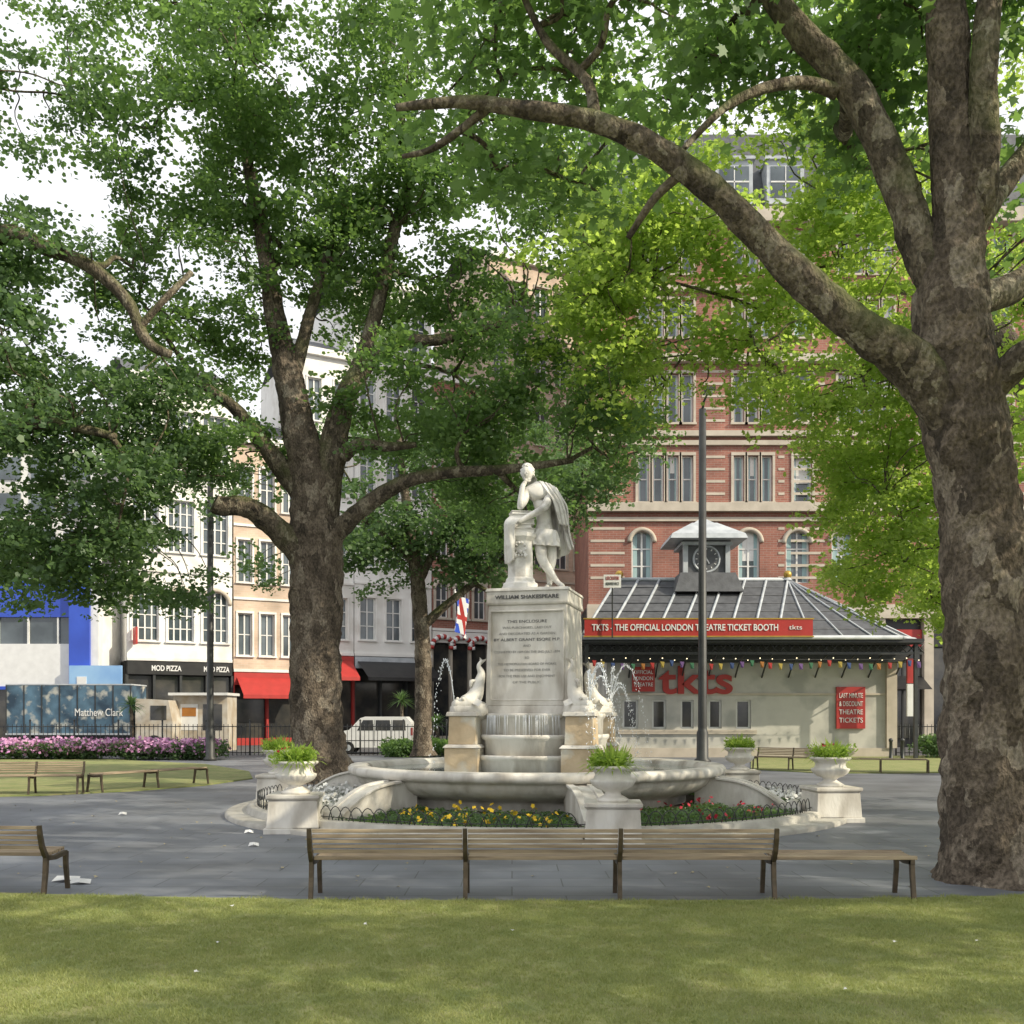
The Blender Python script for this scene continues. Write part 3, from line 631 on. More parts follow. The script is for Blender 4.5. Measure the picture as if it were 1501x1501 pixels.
# big near plane tree on the right
tree('unseen_shade_tree',[
 [(1468,1300,12.5,118),(1462,1270,12.5,88),(1453,1200,12.5,71),(1450,1050,12.5,65),(1446,900,12.5,60),(1436,750,12.5,56),(1415,640,12.5,58),(1398,540,12.5,60),(1390,430,12.5,50),(1402,330,12.5,38),(1396,200,12.5,32),(1388,60,12.5,29),(1380,-100,12.5,22),(1360,-260,12.5,12)],
 [(1425,700,12.45,10),(1395,620,12.4,34),(1335,535,12.3,35),(1262,482,12.2,28),(1190,425,12.2,25),(1115,350,12.1,22),(1040,275,12,20),(950,212,12,17),(860,176,12,15),(760,160,12,12),(680,150,12.1,9),(580,158,12.2,5)],
 [(1395,500,12.5,10),(1378,430,12.5,30),(1345,350,12.6,27),(1305,240,12.7,25),(1245,125,12.8,23),(1175,50,12.9,20),(1120,-20,13,17),(1050,-120,13,10)],
 [(1390,470,12.5,8),(1420,440,12.5,24),(1480,425,12.7,22),(1540,380,12.9,18),(1640,300,13,10)],
 [(1400,640,12.4,8),(1430,590,12.4,24),(1475,545,12.2,24),(1530,500,12,20),(1640,420,12,12)],
 [(1395,400,12.5,8),(1412,340,12.5,22),(1440,270,12.3,22),(1440,120,12.2,20),(1455,-60,12.2,15)],
 [(1410,380,12.5,8),(1430,330,12.5,18),(1470,270,12.8,17),(1530,190,13,12)],
 [(1225,135,12.8,11),(1180,122,12.7,9),(1120,130,12.5,8),(1060,160,12.4,6),(1000,220,12.3,4)],
 [(870,178,12,10),(860,120,12.2,8),(800,60,12.4,6),(760,-20,12.6,4)],
 [(1010,245,12,8),(960,290,12.2,6),(920,350,12.4,4)],
 [(720,155,12.1,7),(640,215,12.4,5),(590,230,12.6,3)]],
 [(1060,10,13,150,70,2,1.1),(850,50,13,160,90,2,1.1),(1290,30,14,120,80,2,1.1),(1480,40,14,80,100,2,1.3),(700,100,13.5,130,90,1.5,1.0),
  (940,130,13.3,110,50,1.5,.9),(1200,-70,13,300,60,3,1.0),(900,-90,13,300,80,3,1.1),(1490,240,14,50,80,2,1.1),(1020,90,14.5,100,50,1.5,.9),(1130,60,14.5,70,50,1.5,1.0),
  (820,230,13.5,110,50,1.5,1.0),(1330,160,15,90,90,1,1.0),(1480,-90,13,150,120,3,1.1),(1480,380,14.5,30,60,1,.8)],CN,(.5,.85),4.6,-.15,seed=1,ntw=300,gn=.15,ns=.7)
# second plane tree, further back on the right
tree('unseen_shade_tree',[
 [(1560,1135,34,50),(1550,1000,34,34),(1545,800,34,30),(1520,600,34,24),(1440,450,34,15),(1350,320,34,8)],[(1545,820,34,18),(1470,760,33,13),(1380,720,32,8),(1290,740,31,4)],[(1530,640,34,14),(1440,590,33,10),(1320,590,31,8),(1200,590,30,5)],[(1440,450,34,10),(1300,420,32,8),(1150,430,30,4)]],
 [(1290,290,26,110,120,3,1.9),(1240,150,26,90,100,2,1.9),(1000,350,26,120,80,2.5,2.0),(1130,440,27,120,60,2.5,1.6),(1290,470,26,90,100,3,1.9),(1060,545,28,110,40,2.5,1.1),(1160,570,27,100,50,2.5,1.3),
  (1290,690,29,65,120,3,3.0),(1290,835,30,60,60,3,3.6),(1380,830,32,50,90,3,3.0),(1460,650,26,60,200,3,2.0),(1230,640,29,50,60,2,2.2),(880,410,27,110,90,2.5,1.7),(900,520,28,110,80,2.5,1.6),(1480,420,26,60,120,3,1.8),(1190,330,27,60,50,2,1.2),(1340,590,26,60,90,2,2.4),(1340,60,26,160,90,3,1.4),(1060,230,27,90,60,2,1.1),(900,250,27,100,100,2,1.8)],('leafY',CLm),(.5,.95),2.8,-.12,seed=2,ntw=240,ns=.45)
# central left plane tree
tree('unseen_shade_tree',[
 [(478,1152,31,66),(472,1135,31,48),(465,1080,31,38),(462,950,31,36),(463,850,31,38),(462,780,31,38),(455,700,31,30),(436,620,31,24),(420,540,31,20),(406,480,31,16),(385,350,31,11),(350,180,31,5)],
 [(462,880,30.9,8),(450,825,30.8,22),(405,775,30.4,18),(365,745,30,15),(325,742,29.7,14),(314,738,29.6,13)],
 [(465,830,31,8),(472,765,31,24),(484,680,31,22),(498,610,31,18),(520,555,31,14),(575,505,31,10),(650,497,31,8),(750,470,31,4)],
 [(470,840,31,8),(482,795,31,17),(520,755,30.6,13),(575,715,30.3,11),(640,695,30,9),(740,688,30,7),(840,675,30,4)],
 [(462,780,31,8),(450,735,31,18),(415,690,31,15),(385,650,31,12),(345,600,31,9),(290,560,31,5)],
 [(506,590,31,13),(545,480,31,11),(575,350,31,9),(600,230,31,6),(560,90,31,3)],
 [(505,670,30.6,9),(525,652,30.2,9),(570,655,30,7),(610,652,30,4)],
 [(425,570,31,12),(460,440,31,8),(500,300,31,5)]],
 [(340,110,29,180,120,3.5,1.0),(570,90,29,200,120,3.5,1.1),(240,290,30,130,100,3.5,1.0),(430,260,31,180,140,4,1.2),(640,300,31,150,120,4,1.3),(720,430,31,110,80,3.5,1.3),(480,400,32,150,70,3.5,1.1),
  (640,580,31,150,60,3.5,1.5),(820,560,30,130,80,3,1.6),(700,650,32,160,50,3.5,1.6),(860,640,31,110,50,3,1.5),(310,450,31,100,80,3,1.2),(330,640,31,80,60,3,1.3),(770,220,30,90,130,3,1.3),(600,-60,30,450,80,4,1.0),(250,-20,30,250,80,4,.8),(720,740,34,120,50,3,1.5),(550,620,33,80,50,3,1.1),(310,540,33,80,60,3,1.0),(860,330,30,80,100,3,1.5),(560,470,34,90,50,2,1.0),(400,700,33,50,40,2,.8)],CL['leafA'],(.55,.95),2.35,-.13,seed=3,ntw=320,ns=.45)
# left plane tree (trunk out of view)
tree('unseen_shade_tree',[
 [(-170,1160,27,60),(-165,1000,27,40),(-160,800,27,36),(-130,600,27,30),(-80,420,27,22),(-60,200,27,12)],
 [(-100,430,27,18),(0,345,26.8,12),(70,365,26.6,11),(130,390,26.5,10),(185,440,26.5,9),(215,500,26.5,8),(250,520,26.5,6)],
 [(205,480,26.5,6),(240,440,26.5,5),(280,400,27,4)],
 [(-150,700,27,20),(-50,640,27,14),(60,620,27,10),(170,640,27,5)]],
 [(60,140,28,120,60,3,1.1),(130,210,28,100,50,3,1.1),(30,440,28,130,80,3,1.4),(100,560,28,170,100,3.5,1.6),(60,690,28,190,90,3.5,1.8),(90,810,29,150,60,3,1.8),(240,690,30,80,90,3,1.5),(190,850,31,110,45,2.5,1.7),(250,590,29,80,60,3,1.1),(-120,400,27,150,300,4,1.3),(150,390,29,90,50,3,1.1),(250,790,31,70,50,2.5,1.6),(20,850,30,90,40,2,1.4)],CL['leafB'],(.55,.95),2.5,-.13,seed=4,ntw=240,ns=.45)
# small tree behind statue
tree('young_plane_tree',[
 [(620,1108,44,20),(619,1080,44,13),(620,980,44,12),(614,880,44,11),(605,800,44,9),(590,700,44,6),(580,600,44,3)],
 [(618,920,44,8),(650,890,44,6),(700,850,44,5),(760,800,44,3)],[(612,860,44,6),(640,800,44,5),(680,740,44,3)],[(608,830,44,5),(570,790,44,4),(530,760,44,2)]],
 [(620,760,43,120,70,4,1.6),(720,780,44,100,80,4,1.6),(820,730,44,80,70,4,1.5),(540,820,44,60,50,3,1.1),(600,660,45,160,60,4,1.1),(700,850,44,60,30,3,.8),(400,830,46,50,30,3,.6),(860,680,45,80,60,3,1.3),(760,660,46,140,60,4,1.3),(300,700,46,110,90,3,.4)],CL['leafB'],(.75,1.2),1.25,-.15,seed=5,ntw=160)
# unseen trees added on the sun side; crowns placed to shade lawn, path and fountain
ex=[]; h_=Vector((sd.x,sd.y,0)).normalized(); tE=math.tan(EL); tries=0
while len(ex)<620 and tries<60000:
    tries+=1
    gx,gy,t=U(-9,9),U(4.5,19),U(9,21); p=Vector((gx,gy,0))+h_*t+Vector((0,0,t*tE))
    if p.x<.5*p.y+3.2 or p.x<4.5: continue
    nv=noise.noise(Vector((gx*.10,(gy-.1*gx)*.75,3.3)))+.22*noise.noise(Vector((gx*.3,gy*1.8,7.1)))
    if gy<11.5 and nv<-.03: continue  # crown gaps shaped to let sun streaks onto the lawn
    ex.append(p)
tree('unseen_shade_tree',[
 [(3300,1700,9,90),(3300,800,9,70),(3250,200,9,50)] ,[(3290,700,9,40),(2800,200,9,20),(2500,0,9,8)]],
 [],CL['leafA'],(.5,.7),.5,.0,seed=6,ntw=80,extra=ex)
tree('unseen_shade_tree',[  # unseen tree added to keep the fountain in shade
 [(2050,1180,18,70),(2040,900,18,50),(2030,500,18,35),(2000,200,18,15)],[(2040,700,18,20),(1950,450,18,10)]],
 [(1980,450,17,260,220,3.5,1.1),(1960,80,17,300,250,3.5,1.1),(2050,-250,17,250,200,3.5,.9),(2500,300,17,300,300,4,.8),(1900,250,23,150,300,3,.8),(2150,100,26,300,300,3,.6)],CL['leafA'],(.8,1.2),1.0,-.15,seed=7,ntw=80)
print('CLUMPS',NP,'LEAFTRIS',TRI)
# ------------------------------------------------------------ posts
def post(u,v0,v1,d,rpx,lamp=True):
    p=W(u,v0,d); top=W(u,v1,d).z; r=rpx*d/F; g=group('lamp_post',T(p.x,p.y,0)); b=MB()
    b.lathe([(0,0),(r*1.9,0),(r*1.9,.12),(r*1.35,.2),(r*1.3,1.3),(r*1.05,1.4),(r,1.5),(r*.8,top),(0,top)],'post',20); b.obj('column',g)
    b=MB(); b.tube([(0,0,top-.2),(0,-.3,top+.2),(0,-1.2,top+.3)],[.06,.05,.04],'post',8,4); b.box(-.2,.2,-1.9,-1.1,top+.25,top+.38,'post'); b.box(-.15,.15,-1.8,-1.2,top+.22,top+.248,'whitep'); b.obj('lantern',g)
post(308,1115,700,46,5.0); post(1029,1105,600,44,6.5)
# ------------------------------------------------------------ facade tools
def facade(mbs,x0,x1,z0,z1,wins,wall,rev=.22,y=0):
    wl,gl,fr=mbs; xs=sorted({x0,x1}|{w[0] for w in wins}|{w[1] for w in wins}); zs=sorted({z0,z1}|{w[2] for w in wins}|{w[3] for w in wins})
    for i in range(len(xs)-1):
        for j in range(len(zs)-1):
            cx=(xs[i]+xs[i+1])/2;cz=(zs[j]+zs[j+1])/2
            if any(w[0]<cx<w[1] and w[2]<cz<w[3] for w in wins): continue
            wl.add([(xs[i],y,zs[j]),(xs[i+1],y,zs[j]),(xs[i+1],y,zs[j+1]),(xs[i],y,zs[j+1])],[(0,1,2,3)],wall)
    for w in wins:
        a,c,e,f=w[:4]; st=w[4] if len(w)>4 else {}
        for q in ([(a,y,e),(a,y+rev,e),(a,y+rev,f),(a,y,f)],[(c,y,e),(c,y,f),(c,y+rev,f),(c,y+rev,e)],[(a,y,e),(c,y,e),(c,y+rev,e),(a,y+rev,e)],[(a,y,f),(a,y+rev,f),(c,y+rev,f),(c,y,f)]): wl.add(q,[(0,1,2,3)],st.get('rv',wall))
        gl.add([(a,y+rev,e),(c,y+rev,e),(c,y+rev,f),(a,y+rev,f)],[(0,1,2,3)],st.get('g','glass'))
        nx,nz=st.get('n',(2,2)); t=st.get('t',.05); yy=y+rev-.06
        if st.get('cur',0):
            cw=(c-a)*U(.12,.3); fr.box(a+t,a+t+cw,y+rev-.02,y+rev-.005,e+t,f-t,'curtain'); fr.box(c-t-cw,c-t,y+rev-.02,y+rev-.005,e+t,f-t,'curtain')
            if random.random()<.35: fr.box(a+t+cw+.01,c-t-cw-.01,y+rev-.018,y+rev-.006,f-(f-e)*U(.25,.6),f-t,'frame')
        fm=st.get('fm','frame')
        fr.box(a,c,yy,y+rev-.03,e,e+t*1.6,fm); fr.box(a,c,yy,y+rev-.03,f-t*1.6,f,fm)
        for i in range(nx+1):
            xx=a+(c-a)*i/nx; xx=min(max(xx,a+t),c-t); fr.box(xx-t,xx+t,yy+.002,y+rev-.032,e+t*1.6,f-t*1.6,fm)
        for j in range(1,nz):
            z=e+(f-e)*j/nz; fr.box(a+t,c-t,yy+.004,y+rev-.034,z-t*.7,z+t*.7,fm)
        if st.get('sur',0):
            s=st['sur']; sm=st.get('sm','stonetrim')
            fr.box(a-s,a-.003,y-.07,y-.002,e,f,sm); fr.box(c+.003,c+s,y-.07,y-.002,e,f,sm); fr.box(a-s,c+s,y-.09,y-.002,f+.003,f+s*1.2,sm); fr.box(a-s*1.3,c+s*1.3,y-.16,y-.002,e-s*.8,e-.003,sm)
        if st.get('arch'):
            r=(c-a)/2; cx=(a+c)/2; cz=f-r; n=12
            for s in (-1,1):
                vs=[(cx+s*r,y+.04,f)]+[(cx+s*r*math.cos(math.pi/2*k/n),y+.04,cz+r*math.sin(math.pi/2*k/n)) for k in range(n+1)]
                wl.add(vs,[tuple(range(n+2))],wall)
            P=[(cx+(r+.12)*math.cos(math.pi*k/20),y-.03,cz+(r+.12)*math.sin(math.pi*k/20)) for k in range(21)]
            fr.tube(P,[.15]*21,'stonetrim',6,1,flat=1)
# ------------------------------------------------------------ brick building
bg_=group('brick_hotel_building',T(0,66,0)); mbs=(MB(),MB(),MB()); q=.044
z=lambda v:CH+(1050-v)*q
xx=lambda u:(u-750)*q
wins=[]
offs=[0,12.9,25.8]
for o_ in offs:
    for u0,u1 in ((925,956),(1081,1113),(1151,1186)):
        wins.append((xx(u0)+o_,xx(u1)+o_,z(855),z(779),dict(n=(2,3),arch=1,cur=1,t=.06)))
    for (v0,v1,s) in ((736,668,1),(620,548,1),(495,440,1),(402,345,1)):
        for u0,u1,n in ((932,1018,4),(1072,1134,3),(1160,1192,1)):
            m=(u1-u0)/n
            for k in range(n):
                wins.append((xx(u0+k*m+2.5)+o_,xx(u0+(k+1)*m-2.5)+o_,z(v0),z(v1),dict(n=(1,2),sur=.16,cur=1,t=.06)))
facade(mbs,xx(862),48,9.2,z(322),wins,'brick',.3)
wl,gl,fr=mbs
fr2=MB()
for v,h,dp in ((762,.25,.2),(745,.55,.5),(650,.3,.2),(637,.35,.35),(528,.5,.55),(425,.35,.3),(322,.9,.8)):
    fr2.box(xx(860),48.1,-dp,-.004,z(v)-h/2,z(v)+h/2,'stonetrim')
for v in list(range(652,760,9))[::2]+list(range(545,625,18))+list(range(775,862,18)):
    for o_ in offs:
        for a,c in ((865,915),(1028,1062),(1140,1149)):
            fr2.box(xx(a)+o_,xx(c)+o_,-.03,-.003,z(v)-.08,z(v)+.08,'stonetrim')
fr2.obj('stone_bands_and_cornices',bg_)
wl.box(xx(862),48,.35,14,9.2,z(322),'brick'); wl.obj('walls',bg_); gl.obj('window_glass',bg_); fr.obj('window_frames',bg_)
rf=MB(); zt=z(322)+.45; rf.add([(xx(862),.1,zt),(48,.1,zt),(48,2.6,zt+6.5),(xx(862),2.6,zt+6.5),(48,14,zt),(48,12,zt+6.5),(xx(862),14,zt),(xx(862),12,zt+6.5)],[(0,1,2,3),(3,2,5,7),(1,4,5,2),(6,0,3,7)],'slate')
for u in (905,980,1075,1150,1240,1330,1430):
    x=xx(u); rf.box(x-1.2,x+1.2,-.1,2.6,zt+.5,zt+3.3,'rib'); rf.box(x-.95,x+.95,-.13,-.103,zt+.9,zt+2.9,'glass'); rf.box(x-.03,x+.03,-.16,-.132,zt+.9,zt+2.9,'frame'); rf.box(x-.95,x+.95,-.16,-.133,zt+1.85,zt+1.95,'frame'); rf.box(x-1.35,x+1.35,-.3,2.8,zt+3.3,zt+3.5,'rib')
rf.obj('mansard_roof',bg_)
gf=MB(); gf.box(xx(862),48,.4,14,0,9.19,'black'); gf.box(xx(860),48.1,-.3,.395,8.3,9.19,'stonetrim')
for i in range(14):
    x=xx(866)+i*3.1; gf.box(x-.3,x+.3,-.2,.39,0,8.29,'stonetrim')
    if i<13:
        gf.box(x+.35,x+2.75,.2,.3,.6,6.4,'glassd'); gf.box(x+.35,x+2.75,.1,.35,6.5,7.6,'black' if i%3 else 'red'); gf.box(x+1.5,x+1.6,.12,.19,.6,6.4,'dark')
        if i%2==0: gf.add([(x+.35,.1,4.6),(x+2.75,.1,4.6),(x+2.75,-1.6,3.7),(x+.35,-1.6,3.7)],[(0,1,2,3)],'black')
gf.obj('ground_floor',bg_)
# ------------------------------------------------------------ ticket booth
bt=group('ticket_booth'); q=1/30
X_=lambda u:(u-750)*q
Z_=lambda v:CH+(1050-v)*q
mbs=(MB(),MB(),MB())
wins=[(X_(a),X_(c),Z_(1068),Z_(1026),dict(n=(1,1),t=.05,g='glassd')) for a,c in ((912,935),(955,976),(997,1016),(1038,1057),(1078,1100))]
wl,gl,fr=mbs; facade(mbs,X_(890),X_(1305),0,4.9,wins,'boothwall',.2,50)
wl.box(X_(890),X_(1305),50.25,57,0,4.9,'boothwall')
wl.add([(X_(1305),50,0),(X_(1305),50.25,0),(X_(1305),50.25,4.9),(X_(1305),50,4.9)],[(0,1,2,3)],'boothwall')
wl.box(X_(888),X_(1307),49.9,49.996,0,.45,'stonetrim'); wl.box(X_(888),X_(1307),49.93,49.996,Z_(1019),Z_(1016),'stonetrim'); wl.box(X_(905),X_(1108),49.9,49.997,Z_(1076),Z_(1070),'stonetrim')
wl.box(X_(1297),X_(1312),49.8,49.99,.45,4.9,'stonetrim')
wl.obj('walls',bt); gl.obj('window_glass',bt); fr.obj('window_frames',bt)
r=MB(); ex0,ex1,ey0,ey1,ez=3.2,19.3,47.5,59.5,5.62; rx0,rx1,ry,rz_=5.5,14.4,53.5,9.1
E=[(ex0,ey0,ez),(ex1-1.2,ey0,ez),(ex1,ey0+1.5,ez),(ex1,ey1,ez),(ex0,ey1,ez),(rx0,ry,rz_),(rx1,ry,rz_)]
r.add(E,[(0,1,6,5),(1,2,6),(2,3,6),(3,4,5,6),(4,0,5)],'slate')
r.box(ex0+.1,ex1-.1,ey0+.15,ey1-.1,ez-.12,ez-.004,'black')
def rib(p,q_,w_=.07): r.tube([Vector(p)+Vector((0,0,.04)),Vector(q_)+Vector((0,0,.04))],[w_,w_],'rib',6,1)
nr=9
for i in range(nr):
    t=i/(nr-1); rib((rx0+(rx1-rx0)*t,ry,rz_),(ex0+(12.3-ex0)*t,ey0,ez))
for x in (13.9,15.4,16.8,18.1): rib((rx1,ry,rz_),(x,ey0,ez),.05)
for y in (49,51.5,54,57,59.5): rib((rx1,ry,rz_),(ex1,y,ez),.05)
rib((rx0,ry,rz_),(rx1,ry,rz_),.11)
for k in range(1,7):
    t=k/7; a=Vector((rx0,ry,rz_)).lerp(Vector((ex0,ey0,ez)),t); c_=Vector((rx1,ry,rz_)).lerp(Vector((ex1-1.2,ey0,ez)),t); r.tube([a+Vector((0,0,.02)),c_+Vector((0,0,.02))],[.025]*2,'slate',4,1)
for p,c in (((ex0,ey0,ez),(ex1-1.2,ey0,ez)),((ex1-1.2,ey0,ez),(ex1,ey0+1.5,ez)),((ex1,ey0+1.5,ez),(ex1,ey1,ez)),((ex0,ey0,ez),(ex0,ey1,ez))): rib(p,c,.10)
r.ball((rx1,ry,rz_+.3),.22,'gold',12); r.lathe([(.25,0),(.1,.2),(.05,.25)],'rib',10,T(rx1,ry,rz_)); r.ball((rx0+.1,ry,rz_+.3),.22,'gold',12)
r.obj('roof',bt)
c=MB(); cx=(1029-750)*53.5/F
c.fr(cx-1.75,cx+1.75,51.6,55.4,8.3,9.3,.35,.35,'slate'); c.box(cx-1.05,cx+1.05,52.45,54.55,9.3,10.75,'slate')
for sx in (-1,1): c.box(cx+sx*1.08-.12,cx+sx*1.08+.12,52.3,52.5,9.3,10.8,'rib')
c.box(cx-1.3,cx+1.3,52.2,54.8,10.75,10.9,'rib'); c.fr(cx-1.95,cx+1.95,51.6,55.4,11.0,11.25,.1,.1,'rib'); c.fr(cx-1.85,cx+1.85,51.7,55.3,11.25,12.0,1.2,1.2,'rib'); c.fr(cx-.55,cx+.55,53,54,12.0,12.3,.4,.4,'rib'); c.tube([(cx,53.5,12.2),(cx,53.5,12.9)],[.05,.02],'rib',6,1); c.ball((cx,53.5,12.55),.1,'rib')
c.box(cx-1.2,cx+1.2,52.2,54.8,10.9,11.0,'slate')
Y=Matrix.Translation((cx,52.43,10.05))@Matrix.Rotation(math.pi/2,4,'X')
c.lathe([(0,.02),(.62,.02),(.62,.06),(.70,.06),(.72,0)],'rib',32,Y); c.lathe([(0,.045),(.58,.045)],'slate',32,Y)
for i in range(12):
    a=i*math.pi/6; c.box(-.02,.02,.46,.56,.05,.06,'whitep',Y@Matrix.Rotation(a,4,'Z'))
c.box(-.025,.025,0,.4,.05,.07,'whitep',Y@Matrix.Rotation(.4,4,'Z')); c.box(-.03,.03,0,.28,.05,.07,'whitep',Y@Matrix.Rotation(-2.6,4,'Z'))
c.obj('clock_cupola',bt)
s=MB(); s.box(3.35,13.9,47.30,47.40,5.72,6.48,'red'); s.box(3.3,13.95,47.28,47.42,6.48,6.54,'gold'); s.box(3.3,13.95,47.28,47.42,5.66,5.72,'gold'); s.obj('fascia_sign',bt)
text('TKTS - THE OFFICIAL LONDON THEATRE TICKET BOOTH',.42,(8.0,47.28,6.09),'whitep','fascia_lettering',bt,8.6,bold=.015); text('tkts',.3,(13.1,47.28,6.1),'whitep','small_logo',bt,.6)
t=MB(); 
for zz in (5.42,4.95): t.box(3.3,19.2,47.9,48.0,zz-.06,zz+.06,'dark')
for i in range(40):
    x=3.3+i*.4; t.tube([(x,47.95,4.95),(x+.4,47.95,5.42)],[.025]*2,'dark',4,1); t.tube([(x+.4,47.95,4.95),(x,47.95,5.42)],[.025]*2,'dark',4,1)
t.box(3.35,19.15,47.6,50.0,5.43,5.5,'dark'); t.box(3.35,19.15,49.2,49.9,4.6,5.4,'dark')
for x in (3.5,18.9): 
    t.box(x-.08,x+.08,47.87,48.03,0,5.4,'dark')
for i in range(12):
    x=4.4+i*1.3; t.tube([(x,50,3.9),(x,49.2,4.5),(x,48.05,4.9)],[.04]*3,'dark',6,3)
t.obj('canopy_truss',bt)
t=MB()
for i in range(28): t.ball((3.6+i*.57,47.8,4.72-.1*math.sin(i*1.1)**2),.03,'bulb',6)
t.obj('festoon_lights',bt)
M['g2']=pm('flag_green',(.04,.16,.08)); M['o2']=pm('flag_orange',(.4,.16,.03)); M['f1']=pm('flag_purple',(.16,.08,.25)); M['y2']=pm('flag_yellow',(.42,.32,.06)); M['b2']=pm('flag_blue',(.04,.08,.22))
t=MB()
for i in range(34):
    x=3.7+i*.46+U(-.05,.05); zz=4.62-.16*math.sin((i%8)/8*math.pi); k=('red','y2','b2','f1','g2','o2')[i%6]
    t.add([(x,47.75,zz),(x+.2,47.75,zz-.02),(x+.17+U(-.04,.04),47.73,zz-.30),(x+.04,47.77,zz-.28)],[(0,1,2,3)],k)
t.tube([(3.5,47.76,4.65),(19,47.76,4.65)],[.012]*2,'dark',4,1)
t.obj('bunting',bt)
text('tkts',1.9,(X_(1020),49.93,Z_(999)),'red','big_logo_letters',bt,3.6,ext=.06,bold=.02)
t=MB(); t.box(X_(925),X_(958),49.7,49.8,Z_(1014),Z_(978),'red'); t.box(X_(1224),X_(1266),49.85,49.98,Z_(1068),Z_(1007),'red'); t.box(X_(1313),X_(1328),48.6,48.75,Z_(1003),Z_(968),'red'); t.box(X_(1313),X_(1328),48.6,48.75,Z_(1050),Z_(1004),'whitep'); t.obj('poster_boards',bt)
for i,s_ in enumerate(('OFFICIAL','LONDON','THEATRE')): text(s_,.26,(X_(941),49.68,Z_(986+i*9)),'whitep','poster_text',bt,.95)
for i,s_ in enumerate(('LAST MINUTE','& DISCOUNT','THEATRE','TICKETS')): text(s_,.34,(X_(1245),49.83,Z_(1020+i*12)),'whitep','poster_text',bt,1.15)
g_=group('street_sign',T(W(897,850,47).x,47,0)); b=MB(); b.box(-.4,.4,-.02,.02,7.9,8.5,'whitep'); b.box(-.03,.03,.02,.08,5.6,8.5,'dark'); b.obj('plate',g_); text('LEICESTER',.22,(0,-.03,8.33),'red','t',g_,.6); text('SQUARE WC2',.18,(0,-.03,8.08),'letter','t',g_,.6)
# ------------------------------------------------------------ left row of buildings
A=Vector((-26,66,0)); ph=math.atan2(14,24.4); cs,sn=math.cos(ph),math.sin(ph)
def s_of(u): k=(u-750)/F; return (k*66+26)/(cs-k*sn)
def zr(v,s): return CH+(1050-v)*(66+sn*s)/F
def row(name,u0,u1,vtop,wall,floors,ncol,wst,extra=None,gf_h=None):
    a,c=s_of(u0),s_of(u1); g=group(name,T(A.x,A.y,0,ph)); mid=(a+c)/2; top=zr(vtop,mid); g0=gf_h or 4.2
    mbs=(MB(),MB(),MB()); wins=[]; fh=(top-.8-g0)/floors; cw=(c-a)/ncol
    for f in range(floors):
        for k in range(ncol):
            xa=a+cw*(k+.5)-wst.get('w',.55); zz=g0+fh*f+fh*.22
            wins.append((xa,xa+2*wst.get('w',.55),zz,zz+fh*.58,dict(n=wst.get('n',(2,3)),t=.05,sur=wst.get('sur',.12),sm=wst.get('sm','white'),arch=wst.get('arch') and f==0)))
    facade(mbs,a,c,g0,top,wins,wall,.2)
    mbs[0].box(a,c,.25,10,g0,top,wall); mbs[0].box(a,c,-.35,.245,top-.25,top+.25,'white'); mbs[0].box(a,c,-.12,-.004,g0-.0,g0+.2,'white')
    for f in range(1,floors): mbs[0].box(a,c,-.1,-.004,g0+fh*f-.08,g0+fh*f+.08,wst.get('sm','white'))
    mbs[0].add([(a,.2,top+.25),(c,.2,top+.25),(c,5,top+2.6),(a,5,top+2.6),(a,10,top),(c,10,top)],[(0,1,2,3),(3,2,5,4)],'slate')
    mbs[0].obj('walls',g); mbs[1].obj('window_glass',g); mbs[2].obj('window_frames',g)
    b=MB(); b.box(a,c,.6,10,0,g0-.002,'black'); nb=max(2,int((c-a)/1.6))
    for k in range(nb+1):
        x=a+(c-a)*k/nb; b.box(x-.08,x+.08,-.05,.6,0,g0-.9,wst.get('pil','dark'))
        if k<nb: b.box(x+.1,x+(c-a)/nb-.1,.3,.35,.5,g0-1.0,'glassd'); b.box(x+.1,x+(c-a)/nb-.1,.2,.4,0,.5,wst.get('pil','dark'))
    b.box(a+.02,c-.02,-.12,.4,g0-.9,g0-.05,wst.get('fas','black'))
    if extra: extra(b,g,a,c,g0)
    b.obj('shopfront',g); return g,a,c,g0
def modx(b,g,a,c,g0):
    text('MOD PIZZA',.5,(a+(c-a)*.36,-.15,g0-.5),'whitep','shop_lettering',g,1.9,bold=.02); text('MOD PIZZA',.5,(a+(c-a)*.84,-.15,g0-.5),'whitep','shop_lettering',g,1.7,bold=.02)
    b.box(a+(c-a)*.05,a+(c-a)*.05+.12,-1.2,-.15,g0+1.0,g0+2.1,'red')
row('pizza_restaurant_building',186,340,560,'white',3,3,dict(w=.85,n=(4,4),arch=1,sm='white'),modx,zr(970,5))
def awn(col,deep=1.8):
    def f(b,g,a,c,g0):
        b.add([(a+.2,-.13,g0-.4),(c-.2,-.13,g0-.4),(c-.2,-deep,g0-1.6),(a+.2,-deep,g0-1.6),(c-.2,-deep,g0-1.85),(a+.2,-deep,g0-1.85)],[(0,1,2,3),(3,2,4,5)],col)
        n=7
        for k in range(n): x=a+.3+(c-a-.6)*k/(n-1); b.tube([(x,-.13,g0-.42),(x,-deep+.02,g0-1.63)],[.02]*2,'dark',4,1)
    return f
row('red_awning_restaurant',342,440,650,'peach',3,3,dict(w=.5,n=(2,2),sm='white',fas='red',pil='red'),awn('red'),zr(985,9))
row('cream_townhouse',441,518,520,'white',4,2,dict(w=.5,n=(2,3),fas='red',pil='red'),awn('red'),zr(960,14))
row('white_corner_building',519,632,420,'white',5,3,dict(w=.6,n=(2,3),sm='white',fas='rib'),awn('black',2.2),zr(962,18))
